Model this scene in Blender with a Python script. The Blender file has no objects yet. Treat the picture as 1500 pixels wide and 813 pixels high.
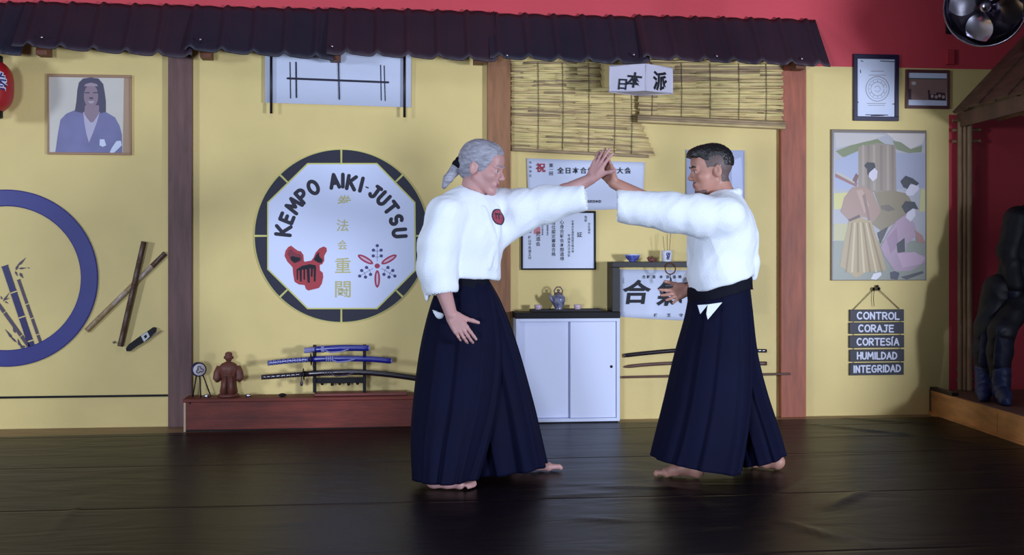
import bpy, bmesh, math, random
import numpy as np
from mathutils import Vector, Matrix, noise
from mathutils.geometry import tessellate_polygon

random.seed(7)
SC = bpy.context.scene
COL = SC.collection
PI = math.pi

# ------------------------------------------------------------------ camera
F = 1600.0           # focal length in pixels of the 1500-px frame
HOR = 373.0          # row of the horizon
H = 1.14             # camera height
YAW = math.radians(6.0)
CS, SN = math.cos(YAW), math.sin(YAW)
CAM = Vector((0.0, -7.524, H))
RT = Vector((CS, -SN, 0)); FW = Vector((SN, CS, 0)); UP = Vector((0, 0, 1))

def C(px, py, Z):
    """point at depth Z from the camera"""
    return CAM + RT * ((px - 750) / F * Z) + FW * Z + UP * ((HOR - py) / F * Z)

def W(px, py, off=0.0):
    """point on the plane `off` metres in front of the back wall"""
    k = (px - 750) / F
    Z = (-off - CAM.y) / (CS - SN * k)
    return C(px, py, Z)

def G(px, py, z=0.0):
    Z = (H - z) * F / (py - HOR)
    return C(px, py, Z)

def srgb(r, g, b):
    def l(c):
        c /= 255.0
        return c / 12.92 if c <= 0.04045 else ((c + 0.055) / 1.055) ** 2.4
    return (l(r), l(g), l(b), 1.0)

# ------------------------------------------------------------------ materials
MATS = {}
def mat(name, rgb, rough=0.6, metal=0.0, var=0.0, scale=8.0, stretch=(1, 1, 1), bump=0.0, bscale=None,
        rgb2=None, spec=0.5, coat=0.0, sheen=0.0, sss=0.0, emit=None):
    if name in MATS: return MATS[name]
    m = bpy.data.materials.new(name); m.use_nodes = True
    nt = m.node_tree; b = nt.nodes['Principled BSDF']
    c = srgb(*rgb)
    b.inputs['Base Color'].default_value = c
    b.inputs['Roughness'].default_value = rough
    b.inputs['Metallic'].default_value = metal
    b.inputs['Specular IOR Level'].default_value = spec
    if coat: b.inputs['Coat Weight'].default_value = coat; b.inputs['Coat Roughness'].default_value = 0.15
    if sheen: b.inputs['Sheen Weight'].default_value = sheen
    if sss:
        b.inputs['Subsurface Weight'].default_value = sss
        b.inputs['Subsurface Radius'].default_value = (0.02, 0.008, 0.005)
        b.inputs['Subsurface Scale'].default_value = 0.5
    if emit:
        b.inputs['Emission Color'].default_value = srgb(*emit[0]); b.inputs['Emission Strength'].default_value = emit[1]
    if var or bump:
        tc = nt.nodes.new('ShaderNodeTexCoord'); mp = nt.nodes.new('ShaderNodeMapping')
        nt.links.new(tc.outputs['Object'], mp.inputs['Vector'])
        mp.inputs['Scale'].default_value = stretch
    if var:
        n = nt.nodes.new('ShaderNodeTexNoise'); n.inputs['Scale'].default_value = scale; n.inputs['Detail'].default_value = 5
        nt.links.new(mp.outputs[0], n.inputs['Vector'])
        r = nt.nodes.new('ShaderNodeValToRGB')
        d = srgb(*rgb2) if rgb2 else tuple(x * (1 - var) for x in c[:3]) + (1,)
        e = c if rgb2 else tuple(min(1, x * (1 + var)) for x in c[:3]) + (1,)
        r.color_ramp.elements[0].color = d; r.color_ramp.elements[0].position = 0.3
        r.color_ramp.elements[1].color = e; r.color_ramp.elements[1].position = 0.7
        nt.links.new(n.outputs['Fac'], r.inputs['Fac']); nt.links.new(r.outputs['Color'], b.inputs['Base Color'])
    if bump:
        n2 = nt.nodes.new('ShaderNodeTexNoise'); n2.inputs['Scale'].default_value = bscale or scale * 2; n2.inputs['Detail'].default_value = 4
        nt.links.new(mp.outputs[0], n2.inputs['Vector'])
        bp = nt.nodes.new('ShaderNodeBump'); bp.inputs['Strength'].default_value = bump; bp.inputs['Distance'].default_value = 0.01
        nt.links.new(n2.outputs['Fac'], bp.inputs['Height']); nt.links.new(bp.outputs['Normal'], b.inputs['Normal'])
    MATS[name] = m
    return m

# ------------------------------------------------------------------ mesh builder (world coordinates)
class MB:
    def __init__(s):
        s.v = []; s.f = []; s.m = []; s.mats = []; s.sm = []
    def mi(s, m):
        if m not in s.mats: s.mats.append(m)
        return s.mats.index(m)
    def add(s, vs, fs, m, smooth=False):
        b = len(s.v); k = s.mi(m)
        s.v += [tuple(v) for v in vs]
        for f in fs:
            s.f.append(tuple(b + i for i in f)); s.m.append(k); s.sm.append(smooth)
        return s
    def box(s, lo, hi, m, M=None):
        x0, y0, z0 = lo; x1, y1, z1 = hi
        vs = [Vector(p) for p in ((x0,y0,z0),(x1,y0,z0),(x1,y1,z0),(x0,y1,z0),(x0,y0,z1),(x1,y0,z1),(x1,y1,z1),(x0,y1,z1))]
        if M is not None: vs = [M @ v for v in vs]
        return s.add(vs, [(0,3,2,1),(4,5,6,7),(0,1,5,4),(1,2,6,5),(2,3,7,6),(3,0,4,7)], m)
    def bbox(s, lo, hi, m, r=0.004, M=None):
        """bevelled box"""
        bm = bmesh.new(); bmesh.ops.create_cube(bm, size=1.0)
        for v in bm.verts:
            v.co = Vector([lo[i] + (v.co[i] + .5) * (hi[i] - lo[i]) for i in range(3)])
        bmesh.ops.bevel(bm, geom=bm.edges[:], offset=min(r, 0.45 * min(hi[i] - lo[i] for i in range(3))), segments=2, affect='EDGES', profile=.5)
        bm.verts.index_update()
        vs = [(M @ v.co) if M is not None else v.co.copy() for v in bm.verts]
        fs = [[v.index for v in f.verts] for f in bm.faces]
        bm.free()
        return s.add(vs, fs, m)
    def tube(s, pts, rad, m, n=10, caps=True, smooth=True, flat=1.0, up=None):
        pts = [Vector(p) for p in pts]
        rads = rad if isinstance(rad, (list, tuple)) else [rad] * len(pts)
        vs = []; fs = []
        ref = Vector(up) if up else None
        for i, p in enumerate(pts):
            t = (pts[min(i + 1, len(pts) - 1)] - pts[max(i - 1, 0)])
            if t.length < 1e-9: t = Vector((0, 0, 1))
            t.normalize()
            if ref is None:
                ref = Vector((0, 0, 1)) if abs(t.z) < .9 else Vector((1, 0, 0))
            a = (ref - t * ref.dot(t)).normalized(); b = t.cross(a)
            if up is None: ref = a
            for k in range(n):
                q = 2 * PI * k / n
                vs.append(p + (a * math.cos(q) + b * math.sin(q) * flat) * rads[i])
        for i in range(len(pts) - 1):
            for k in range(n):
                k2 = (k + 1) % n
                fs.append((i * n + k, i * n + k2, (i + 1) * n + k2, (i + 1) * n + k))
        if caps:
            fs.append(tuple(range(n))[::-1]); fs.append(tuple((len(pts) - 1) * n + k for k in range(n)))
        return s.add(vs, fs, m, smooth)
    def lathe(s, prof, c, m, n=32, axis=None, smooth=True):
        """prof: (radius, along) about axis through c"""
        ax = Vector(axis or (0, 0, 1)).normalized()
        a = ax.orthogonal().normalized(); b = ax.cross(a); c = Vector(c)
        vs = []; fs = []
        for (r, h) in prof:
            for k in range(n):
                q = 2 * PI * k / n
                vs.append(c + ax * h + (a * math.cos(q) + b * math.sin(q)) * r)
        for i in range(len(prof) - 1):
            for k in range(n):
                k2 = (k + 1) % n
                fs.append((i * n + k, i * n + k2, (i + 1) * n + k2, (i + 1) * n + k))
        if prof[0][0] > 1e-6: fs.append(tuple(range(n))[::-1])
        if prof[-1][0] > 1e-6: fs.append(tuple((len(prof) - 1) * n + k for k in range(n)))
        return s.add(vs, fs, m, smooth)
    def ball(s, c, r, m, M=None, n=16):
        r = (r, r, r) if not isinstance(r, (tuple, list)) else r
        vs = []; fs = []; c = Vector(c); nr = n // 2
        for i in range(nr + 1):
            th = PI * i / nr
            for k in range(n):
                q = 2 * PI * k / n
                p = Vector((r[0] * math.sin(th) * math.cos(q), r[1] * math.sin(th) * math.sin(q), r[2] * math.cos(th)))
                vs.append(c + (M @ p if M is not None else p))
        for i in range(nr):
            for k in range(n):
                k2 = (k + 1) % n
                fs.append((i * n + k, (i + 1) * n + k, (i + 1) * n + k2, i * n + k2))
        return s.add(vs, fs, m, True)
    def slab(s, front, depth, m, side=None):
        """flat polygon (world pts) given thickness along +y (towards the wall)"""
        n = len(front); d = Vector((0, depth, 0))
        front = [Vector(p) for p in front]
        tri = tessellate_polygon([front])
        vs = front + [p + d for p in front]
        fs = [tuple(t) for t in tri] + [tuple(n + i for i in t[::-1]) for t in tri]
        s.add(vs, fs, m)
        s.add(vs, [(i, n + i, n + (i + 1) % n, (i + 1) % n) for i in range(n)], side or m)
        return s
    def poly(s, pts, off, m, depth=0.0006):
        """printed flat shape, pixel outline on the plane off in front of the wall"""
        return s.slab([W(x, y, off) for x, y in pts], depth, m)
    def stroke(s, pts, w, off, m, taper=False):
        """painted stroke: pixel polyline of pixel width w on plane off"""
        P = [W(x, y, off) for x, y in pts]
        sc = abs(W(pts[0][0] + 1, pts[0][1], off).x - W(pts[0][0], pts[0][1], off).x)
        r = w * sc / 2; y = P[0].y
        for i in range(len(P) - 1):
            s.k = getattr(s, 'k', 0) + 1; lift = Vector((0, -(s.k % 60) * 1.2e-5, 0))
            a, b = P[i] + lift, P[i + 1] + lift; d = Vector((b.x - a.x, 0, b.z - a.z))
            if d.length < 1e-7: continue
            d.normalize(); q = Vector((-d.z, 0, d.x)) * r
            q2 = q * (0.35 if (taper and i == len(P) - 2) else 1)
            s.add([a + q, a - q, b - q2, b + q2], [(0, 1, 2, 3)], m)
        for i, p in enumerate(P):
            if taper and i == len(P) - 1: continue
            s.k = getattr(s, 'k', 0) + 1; yc = y - (s.k % 60) * 1.2e-5
            s.add([Vector((p.x + r * math.cos(t * PI / 5), yc, p.z + r * math.sin(t * PI / 5))) for t in range(10)], [tuple(range(10))[::-1]], m)
        return s
    def text(s, body, px, py, hpx, off, m, ang=0.0, bold=0.0, align='CENTER', wide=1.0, shear=0.0, basis=None):
        cu = bpy.data.curves.new('txt', 'FONT'); cu.body = body; cu.align_x = align; cu.align_y = 'CENTER'
        cu.size = 1.0; cu.offset = bold; cu.shear = shear; cu.extrude = 0.0; cu.resolution_u = 3
        o = bpy.data.objects.new('txt', cu); COL.objects.link(o)
        dg = bpy.context.evaluated_depsgraph_get()
        me = bpy.data.meshes.new_from_object(o.evaluated_get(dg))
        if basis is None:
            c = W(px, py, off); sc = abs(W(px + 1, py, off).x - c.x) * hpx
            ex, ez = Vector((1, 0, 0)), Vector((0, 0, 1))
        else:
            c, ex, ez, sc = basis
        ca, sa = math.cos(ang), math.sin(ang)
        vs = []
        for v in me.vertices:
            x, y = v.co.x * sc * wide, v.co.y * sc
            vs.append(c + ex * (x * ca - y * sa) + ez * (x * sa + y * ca))
        s.add(vs, [tuple(p.vertices) for p in me.polygons], m)
        bpy.data.objects.remove(o); bpy.data.curves.remove(cu); bpy.data.meshes.remove(me)
        return s

def obj(name, mb, parent=None, loc=None, smooth_angle=None):
    me = bpy.data.meshes.new(name)
    org = Vector((0, 0, 0))
    if parent is not None:
        r = parent
        while r.parent is not None: r = r.parent
        org = r.location.copy()
    elif loc is not None:
        org = Vector(loc)
    me.from_pydata([tuple(Vector(v) - org) for v in mb.v], [], mb.f)
    for m in mb.mats: me.materials.append(m)
    me.polygons.foreach_set('material_index', mb.m)
    me.polygons.foreach_set('use_smooth', mb.sm)
    me.update()
    o = bpy.data.objects.new(name, me); COL.objects.link(o)
    if parent is not None: o.parent = parent
    elif loc is not None: o.location = org
    return o

def tag(o, label=None, cat=None, group=None, kind=None):
    if label: o['label'] = label
    if cat: o['category'] = cat
    if group: o['group'] = group
    if kind: o['kind'] = kind
    return o

def thing(name, label, cat, loc, group=None):
    o = bpy.data.objects.new(name, None); COL.objects.link(o)
    o.empty_display_size = 0.05
    o.location = Vector(loc)
    return tag(o, label, cat, group)

# hand-painted capital letters as strokes in a 0..1 box
def arc(cx, cy, rx, ry, a0, a1, n=12):
    return [(cx + rx * math.cos(math.radians(a0 + (a1 - a0) * i / n)), cy + ry * math.sin(math.radians(a0 + (a1 - a0) * i / n))) for i in range(n + 1)]
GLY = {
 'K': [[(0,0),(0,1)], [(.62,1),(.02,.42)], [(.18,.55),(.64,0)]],
 'E': [[(.56,1),(0,1),(0,0),(.58,0)], [(0,.52),(.48,.54)]],
 'M': [[(0,0),(.08,1),(.42,.35),(.78,1),(.86,0)]],
 'P': [[(0,0),(0,1)], [(0,1)] + arc(.28,.73,.32,.27,80,-90) + [(0,.46)]],
 'O': [arc(.36,.5,.36,.5,0,360,18)],
 'A': [[(0,0),(.34,1),(.68,0)], [(.12,.34),(.56,.34)]],
 'I': [[(.05,0),(.05,1)]],
 'J': [[(.15,1),(.62,1)], [(.42,1),(.42,.25)] + arc(.2,.24,.22,.24,0,-150)],
 'U': [[(0,1),(0,.35)] + arc(.3,.32,.3,.32,180,360) + [(.6,1)]],
 'T': [[(0,1),(.68,1)], [(.34,1),(.34,0)]],
 'S': [arc(.3,.75,.28,.25,40,270,10) + arc(.3,.25,.29,.25,90,-150,10)],
 'C': [arc(.38,.5,.36,.5,50,310,14)],
 'N': [[(0,0),(0,1),(.56,0),(.56,1)]],
 'R': [[(0,0),(0,1)], [(0,1)] + arc(.28,.74,.3,.26,80,-90) + [(0,.48)], [(.2,.48),(.6,0)]],
 'L': [[(0,1),(0,0),(.52,0)]],
 'H': [[(0,0),(0,1)], [(.56,0),(.56,1)], [(0,.5),(.56,.5)]],
 'D': [[(0,0),(0,1)], [(0,1)] + arc(.12,.5,.5,.5,85,-85,12) + [(0,0)]],
 'G': [arc(.38,.5,.36,.5,55,330,14) + [(.72,.48),(.44,.48)]],
 'Í': [[(.05,0),(.05,.85)], [(.03,1.08),(.2,1.25)]],
 '-': [[(.02,.5),(.22,.5)]],
}
GW = {'K':.64,'E':.58,'M':.86,'P':.6,'O':.72,'A':.68,'I':.1,'J':.62,'U':.6,'T':.68,'S':.58,'C':.68,'N':.56,'R':.6,'L':.52,'H':.56,'D':.62,'G':.74,'Í':.15,'-':.24}
def letter(mb, ch, px, py, h, w, off, m, ang=0.0, wide=1.0):
    """letter centred at pixel, height h px, stroke width w px, ang radians clockwise on screen"""
    ca, sa = math.cos(ang), math.sin(ang)
    for st in GLY[ch]:
        q = []
        for x, y in st:
            X = (x - GW[ch] / 2) * h * wide; Y = (.5 - y) * h
            q.append((px + X * ca - Y * sa, py + X * sa + Y * ca))
        mb.stroke(q, w, off, m)
def word(mb, txt, x0, x1, yc, h, w, off, m, slope=0.0):
    gap = .26; tot = sum(GW[c] for c in txt) + gap * (len(txt) - 1)
    k = (x1 - x0) / tot; x = x0
    for c in txt:
        letter(mb, c, x + GW[c] * k / 2, yc + slope * (x - x0), h, w, off, m, wide=k / h)
        x += (GW[c] + gap) * k
def crop(ox, oy, s):
    return lambda *pts: [(ox + u / s, oy + v / s) for u, v in pts]
def ellipse(cx, cy, rx, ry, n=20, a0=0, a1=360, rot=0):
    r = math.radians(rot); out = []
    for i in range(n if a1 - a0 >= 360 else n + 1):
        t = math.radians(a0 + (a1 - a0) * i / n)
        x, y = rx * math.cos(t), ry * math.sin(t)
        out.append((cx + x * math.cos(r) - y * math.sin(r), cy + x * math.sin(r) + y * math.cos(r)))
    return out
# ================================================================== materials
M_yellow = mat('yellow_paint', (232, 206, 136), .6, var=.05, scale=2.5, bump=.12, bscale=40)
M_red = mat('red_paint', (212, 68, 80), .6, var=.05, scale=2.0, bump=.12, bscale=40)
M_post_p = mat('post_wood_umber', (106, 75, 71), .6, var=.22, scale=5, stretch=(6, 6, .8), bump=.2, bscale=14)
M_post_o = mat('post_wood_orange', (152, 102, 66), .55, var=.25, scale=5, stretch=(6, 6, .8), bump=.2, bscale=14)
M_post_r = mat('post_wood_red', (160, 84, 58), .55, var=.25, scale=5, stretch=(6, 6, .8), bump=.2, bscale=14)
M_floorwood = mat('floor_boards', (140, 112, 78), .5, var=.25, scale=4, stretch=(1, 8, 8), bump=.15)
M_tile = mat('awning_tile', (46, 35, 50), .55, var=.3, scale=2.2, rgb2=(30, 30, 48), bump=.15, bscale=30)
M_tile2 = mat('awning_tile_maroon', (58, 36, 48), .55, var=.3, scale=2.2, rgb2=(40, 30, 46), bump=.15, bscale=30)
M_steel = mat('screw_steel', (190, 190, 200), .3, metal=1)
M_bracket = mat('bracket_wood', (110, 62, 40), .6, var=.2)
M_white = mat('white_laminate', (222, 226, 252), .35)
M_black = mat('black_lacquer', (15, 13, 19), .6, spec=.3)
M_blackwood = mat('black_stained_wood', (26, 20, 25), .5, var=.2, stretch=(1, 6, 6))
M_navy = mat('navy_paint', (22, 17, 46), .55)
M_ink = mat('black_ink', (15, 13, 30), .65)
M_paper = mat('paper_white', (220, 225, 246), .7, var=.02, scale=3)
M_cloth_w = mat('banner_cloth', (218, 223, 246), .8, var=.03, scale=2, bump=.2, bscale=9)
M_redink = mat('red_ink', (176, 40, 60), .6)
M_gold = mat('gold_ink', (196, 188, 128), .45)
M_bench = mat('bench_redwood', (112, 40, 27), .6, var=.35, scale=3, stretch=(1.2, 6, 6), bump=.15, bscale=10)
M_benchend = mat('bench_pale_edge', (196, 168, 140), .5)
M_bamboo = mat('bamboo_pole', (150, 118, 84), .45, var=.2, scale=8, stretch=(6, 6, 1))
M_reed1 = mat('reed_straw', (214, 188, 132), .6, var=.2, scale=9, stretch=(1, 5, 5))
M_reed2 = mat('reed_pale', (228, 206, 142), .6, var=.15, scale=9, stretch=(1, 5, 5))
M_reed3 = mat('reed_brown', (168, 142, 108), .65, var=.25, scale=9, stretch=(1, 5, 5))
M_string = mat('string', (96, 84, 60), .8)
M_bluevinyl = mat('blue_vinyl', (66, 66, 134), .32, var=.1, scale=2)
M_chrome = mat('chrome', (205, 200, 214), .22, metal=1)
M_darkmetal = mat('dark_metal', (60, 56, 62), .35, metal=.8)

# ================================================================== setting
xL, xR = -6.5, 6.5
z_red = W(1300, 99).z
x_alc = W(1390, 300).x
z_alc = W(1392, 168).z
mb = MB()
ZF = -0.012
def wq(x0, z0, x1, z1, m): mb.add([(x0, 0, z0), (x1, 0, z0), (x1, 0, z1), (x0, 0, z1)], [(0, 1, 2, 3)], m)
wq(xL, ZF, x_alc, z_red, M_yellow); wq(x_alc, z_alc, xR, z_red, M_yellow); wq(x_alc, ZF, xR, z_alc, M_red)
xae = W(1191, 35).x - .01
wq(xL, z_red, xae, 2.70, M_yellow); wq(xL, 2.70, xae, 3.6, M_red); wq(xae, z_red, xR, 3.6, M_red)
mb.add([(xL, .12, ZF), (xR, .12, ZF), (xR, .12, 3.6), (xL, .12, 3.6), (xL, 0, ZF), (xR, 0, ZF), (xR, 0, 3.6), (xL, 0, 3.6)],
       [(1, 0, 3, 2), (4, 0, 1, 5), (7, 6, 2, 3), (0, 4, 7, 3), (5, 1, 2, 6)], M_yellow)
tag(obj('wall_back', mb), kind='structure')

tag(obj('floor', MB().box((xL, -9.5, -.12), (xR, 0, ZF), M_floorwood)), kind='structure')

def post(i, px0, px1, m, off=.05):
    a, b = W(px0, 300, off), W(px1, 300, off)
    ztop = W((px0 + px1) / 2, 85, off).z + .06
    o = obj('trim_%d' % i, MB().bbox((a.x, -off, ZF), (b.x, 0, ztop), m, .004)); tag(o, kind='structure')
    return a.x, b.x
p1 = post(1, 246, 281, M_post_p); p2 = post(2, 714, 748, M_post_o); p3 = post(3, 1144, 1181, M_post_r)
a = W(0, 582.5, .01)
tag(obj('trim_4', MB().bbox((xL, -.012, a.z - .007), (p1[0], 0, a.z + .007), M_black, .002)), kind='structure')

# ------------------------------------------------------------------ vinyl training mat
def mat_vinyl():
    m = mat('mat_vinyl', (17, 11, 12), .36, var=.14, scale=1.5, spec=.11)
    nt = m.node_tree; b = nt.nodes['Principled BSDF']
    tc = nt.nodes.new('ShaderNodeTexCoord')
    n1 = nt.nodes.new('ShaderNodeTexNoise'); n1.inputs['Scale'].default_value = 1.1; n1.inputs['Detail'].default_value = 3; n1.inputs['Distortion'].default_value = 1.2
    n2 = nt.nodes.new('ShaderNodeTexNoise'); n2.inputs['Scale'].default_value = 160; n2.inputs['Detail'].default_value = 2
    mp = nt.nodes.new('ShaderNodeMapping'); mp.inputs['Scale'].default_value = (1, 3.0, 1); mp.inputs['Rotation'].default_value = (0, 0, .25)
    nt.links.new(tc.outputs['Object'], mp.inputs['Vector']); nt.links.new(mp.outputs[0], n1.inputs['Vector']); nt.links.new(tc.outputs['Object'], n2.inputs['Vector'])
    # seams of the mats beneath: shallow grooves every metre
    sx = nt.nodes.new('ShaderNodeSeparateXYZ'); nt.links.new(tc.outputs['Object'], sx.inputs[0])
    def groove(sock, period, shift):
        ad = nt.nodes.new('ShaderNodeMath'); ad.operation = 'ADD'; ad.inputs[1].default_value = shift; nt.links.new(sock, ad.inputs[0])
        pp = nt.nodes.new('ShaderNodeMath'); pp.operation = 'PINGPONG'; pp.inputs[1].default_value = period / 2; nt.links.new(ad.outputs[0], pp.inputs[0])
        mr = nt.nodes.new('ShaderNodeMapRange'); mr.inputs['From Min'].default_value = 0; mr.inputs['From Max'].default_value = .022
        mr.inputs['To Min'].default_value = 0; mr.inputs['To Max'].default_value = 1; nt.links.new(pp.outputs[0], mr.inputs['Value'])
        return mr.outputs[0]
    g1 = groove(sx.outputs['Y'], 1.0, .48); g2 = groove(sx.outputs['X'], 14.0, 6.0)
    mn = nt.nodes.new('ShaderNodeMath'); mn.operation = 'MINIMUM'; nt.links.new(g1, mn.inputs[0]); nt.links.new(g2, mn.inputs[1])
    b1 = nt.nodes.new('ShaderNodeBump'); b1.inputs['Strength'].default_value = .45; b1.inputs['Distance'].default_value = .012
    nt.links.new(mn.outputs[0], b1.inputs['Height'])
    b2 = nt.nodes.new('ShaderNodeBump'); b2.inputs['Strength'].default_value = .22; b2.inputs['Distance'].default_value = .05
    nt.links.new(n1.outputs['Fac'], b2.inputs['Height']); nt.links.new(b1.outputs['Normal'], b2.inputs['Normal'])
    b3 = nt.nodes.new('ShaderNodeBump'); b3.inputs['Strength'].default_value = .12; b3.inputs['Distance'].default_value = .004
    nt.links.new(n2.outputs['Fac'], b3.inputs['Height']); nt.links.new(b2.outputs['Normal'], b3.inputs['Normal'])
    nt.links.new(b3.outputs['Normal'], b.inputs['Normal'])
    return m
M_mat = mat_vinyl()
pf1, pf2 = W(1362, 605), C(1500, 651, 6.55)           # foot of the platform's front
pf1.z = pf2.z = 0
pd = (pf2 - pf1).normalized(); pn = Vector((-pd.y, pd.x, 0))   # pn points away from the mat (to the right)
if pn.x < 0: pn = -pn
e0 = G(0, 640); e1 = G(600, 626); sl = (e1.y - e0.y) / (e1.x - e0.x)
ye = lambda x: min(-.262, e1.y + sl * (x - e1.x)) if x < -.03 else (-.235 if x < .82 else -.225 + .01 * (x - .8))
# grid sheet, raised into a few creases where the cover is loose
creases = []
for (x0, y0, x1, y1, h, w) in ((1195, 622, 1420, 648, .012, .03), (1230, 612, 1390, 624, .01, .03), (1190, 640, 1330, 637, .006, .04),
                               (1210, 745, 1265, 720, .012, .03), (1265, 792, 1285, 803, .008, .012), (880, 712, 1010, 716, .006, .03),
                               (760, 730, 905, 722, .006, .03), (840, 758, 920, 764, .006, .03), (1150, 765, 1230, 790, .01, .03),
                               (70, 785, 130, 727, .005, .02), (930, 690, 1040, 745, .004, .04), (1100, 740, 1180, 700, .005, .03)):
    creases.append((G(x0, y0), G(x1, y1), h, w))
def crease_h(p):
    z = 0
    for a, b, h, w in creases:
        d = b - a; L2 = d.x * d.x + d.y * d.y
        t = ((p.x - a.x) * d.x + (p.y - a.y) * d.y) / L2
        tc = max(0, min(1, t)); q = a + d * tc
        r = math.hypot(p.x - q.x, p.y - q.y)
        if r < 4 * w: z += h * math.exp(-(r / w) ** 2) * (math.sin(PI * (0.08 + .84 * tc)) ** .7)
    return z
mb = MB(); nx, ny = 300, 280
x0m, y0m = -5.0, -7.2
vs = []
for j in range(ny + 1):
    v = j / ny
    for i in range(nx + 1):
        u = i / nx
        # right edge follows the platform
        yy = y0m + v * 7.0
        k = (yy - pf1.y) / pd.y
        xr = (pf1 + pd * k).x - .022
        x = x0m + u * (xr - x0m)
        yf = ye(x); y = y0m + v * (yf - y0m)
        p = Vector((x, y, 0))
        edge = min(u, 1 - u, v, 1 - v)
        p.z = crease_h(p)
        vs.append(p)
mb.add(vs, [(j * (nx + 1) + i, j * (nx + 1) + i + 1, (j + 1) * (nx + 1) + i + 1, (j + 1) * (nx + 1) + i) for j in range(ny) for i in range(nx)], M_mat, True)
# skirt down to the boards
rim = [i for i in range(nx + 1)] + [(j * (nx + 1) + nx) for j in range(1, ny + 1)] + [ny * (nx + 1) + i for i in range(nx - 1, -1, -1)] + [j * (nx + 1) for j in range(ny - 1, 0, -1)]
low = [Vector((vs[i].x, vs[i].y, ZF + .0005)) for i in rim]; top = [vs[i] for i in rim]; n = len(rim)
mb.add(top + low, [(i, n + i, n + (i + 1) % n, (i + 1) % n) for i in range(n)], M_mat)
tag(obj('training_mat', mb), 'dark glossy vinyl training mat covering the floor where both people stand', 'mat')

# ------------------------------------------------------------------ tiled awning
aw = thing('tile_awning', 'dark corrugated tile awning running along the wall above the posts', 'awning', W(600, 60, .1))
xA0, xA1 = W(-140, 50, .1).x, W(1191, 35).x
ztop, zbot, dep = 2.79, 2.432, .27
per = (W(375, 60, .15).x - W(5, 60, .15).x) / 8
ph0 = W(5, 60, .15).x
seams = [xA0] + [W(q, 60, .15).x for q in (30, 276, 480, 715, 935)] + [xA1]
drops = [(.0, .02), (-.03, .03), (-.025, .022), (-.01, .02), (-.015, .012), (-.02, .008)]   # eave lift at the left end / sag at the right end of each sheet
NS = 10
for si in range(len(seams) - 1):
    a, b = seams[si], seams[si + 1] + (.05 if si < len(seams) - 2 else 0)
    nu = int((b - a) / .0075); mb = MB(); rows = []
    lift, sag = drops[si]
    for layer in (0, 1):
        for j in range(NS + 1):
            s_ = j / NS
            for i in range(nu + 1):
                u = a + (b - a) * i / nu
                p = ((u - ph0) / per) % 1.0
                bump_ = .030 * math.exp(-(min(p, 1 - p) / .11) ** 2) + .020 * math.sin(PI * p ** .8) ** 2 + .004 * noise.noise(Vector((u * 6, si, 0)))
                t = (u - a) / (b - a)
                se = s_ * (1 + .05 * (math.sin(PI * p) ** 2) - .012 * math.exp(-(min(p, 1 - p) / .1) ** 2))
                z = ztop + (zbot - ztop) * se + (-(lift * (1 - t) + sag * t) * 1.0) * s_ + (.003 * si % .01)
                y = -.02 - dep * se
                # outward normal of the slope
                nrm = Vector((0, -(ztop - zbot), dep)).normalized()
                q = Vector((u, y, z)) + nrm * (bump_ + (0.006 * (si % 2)) - (0.007 if layer else 0))
                rows.append(q)
    st = (NS + 1) * (nu + 1)
    fs = []
    for j in range(NS):
        for i in range(nu):
            k = j * (nu + 1) + i
            fs.append((k, k + nu + 1, k + nu + 2, k + 1)); k += st; fs.append((k, k + 1, k + nu + 2, k + nu + 1))
    R = [i for i in range(nu + 1)] + [j * (nu + 1) + nu for j in range(1, NS + 1)] + [NS * (nu + 1) + i for i in range(nu - 1, -1, -1)] + [j * (nu + 1) for j in range(NS - 1, 0, -1)]
    for q in range(len(R)):
        c, d = R[q], R[(q + 1) % len(R)]
        fs.append((c, d, d + st, c + st))
    mb.add(rows, fs, (M_tile, M_tile2)[si % 2], True)
    obj('tile_sheet', mb, aw)
for (px, py) in ((64, 57), (295, 60), (487, 70), (742, 83), (927, 82), (1048, 84), (1172, 88)):
    c = W(px, py, dep - .005) + Vector((0, -.03, .0))
    obj('screw', MB().lathe([(.0, -.012), (.009, -.01), (.009, -.003), (.004, .0), (.004, .05)], c, M_steel, 10, axis=(0, .75, -.65)), aw)
for px in (70, 306, 492, 700, 935, 1163):
    c = W(px, 76, .1)
    mb = MB(); w_ = .035
    prof = [(-.12, 2.60), (-.12, 2.425), (-.235, 2.425), (-.235, 2.452)]
    vs = [(c.x - w_, y, z) for y, z in prof] + [(c.x + w_, y, z) for y, z in prof]; k = len(prof)
    mb.add(vs, [tuple(range(k))[::-1], tuple(range(k, 2 * k))] + [(i, (i + 1) % k, k + (i + 1) % k, k + i) for i in range(k)], M_bracket)
    obj('bracket', mb, aw)

# ------------------------------------------------------------------ red wall box
c = W(1390, 84, .0)
obj_ = obj('junction_box', MB().bbox((c.x - .03, -.03, c.z - .055), (c.x + .03, 0, c.z + .055), mat('red_box_paint', (190, 56, 66), .5), .005), loc=c)
tag(obj_, 'small red painted box on the red wall above the brown framed photo', 'box')

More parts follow.
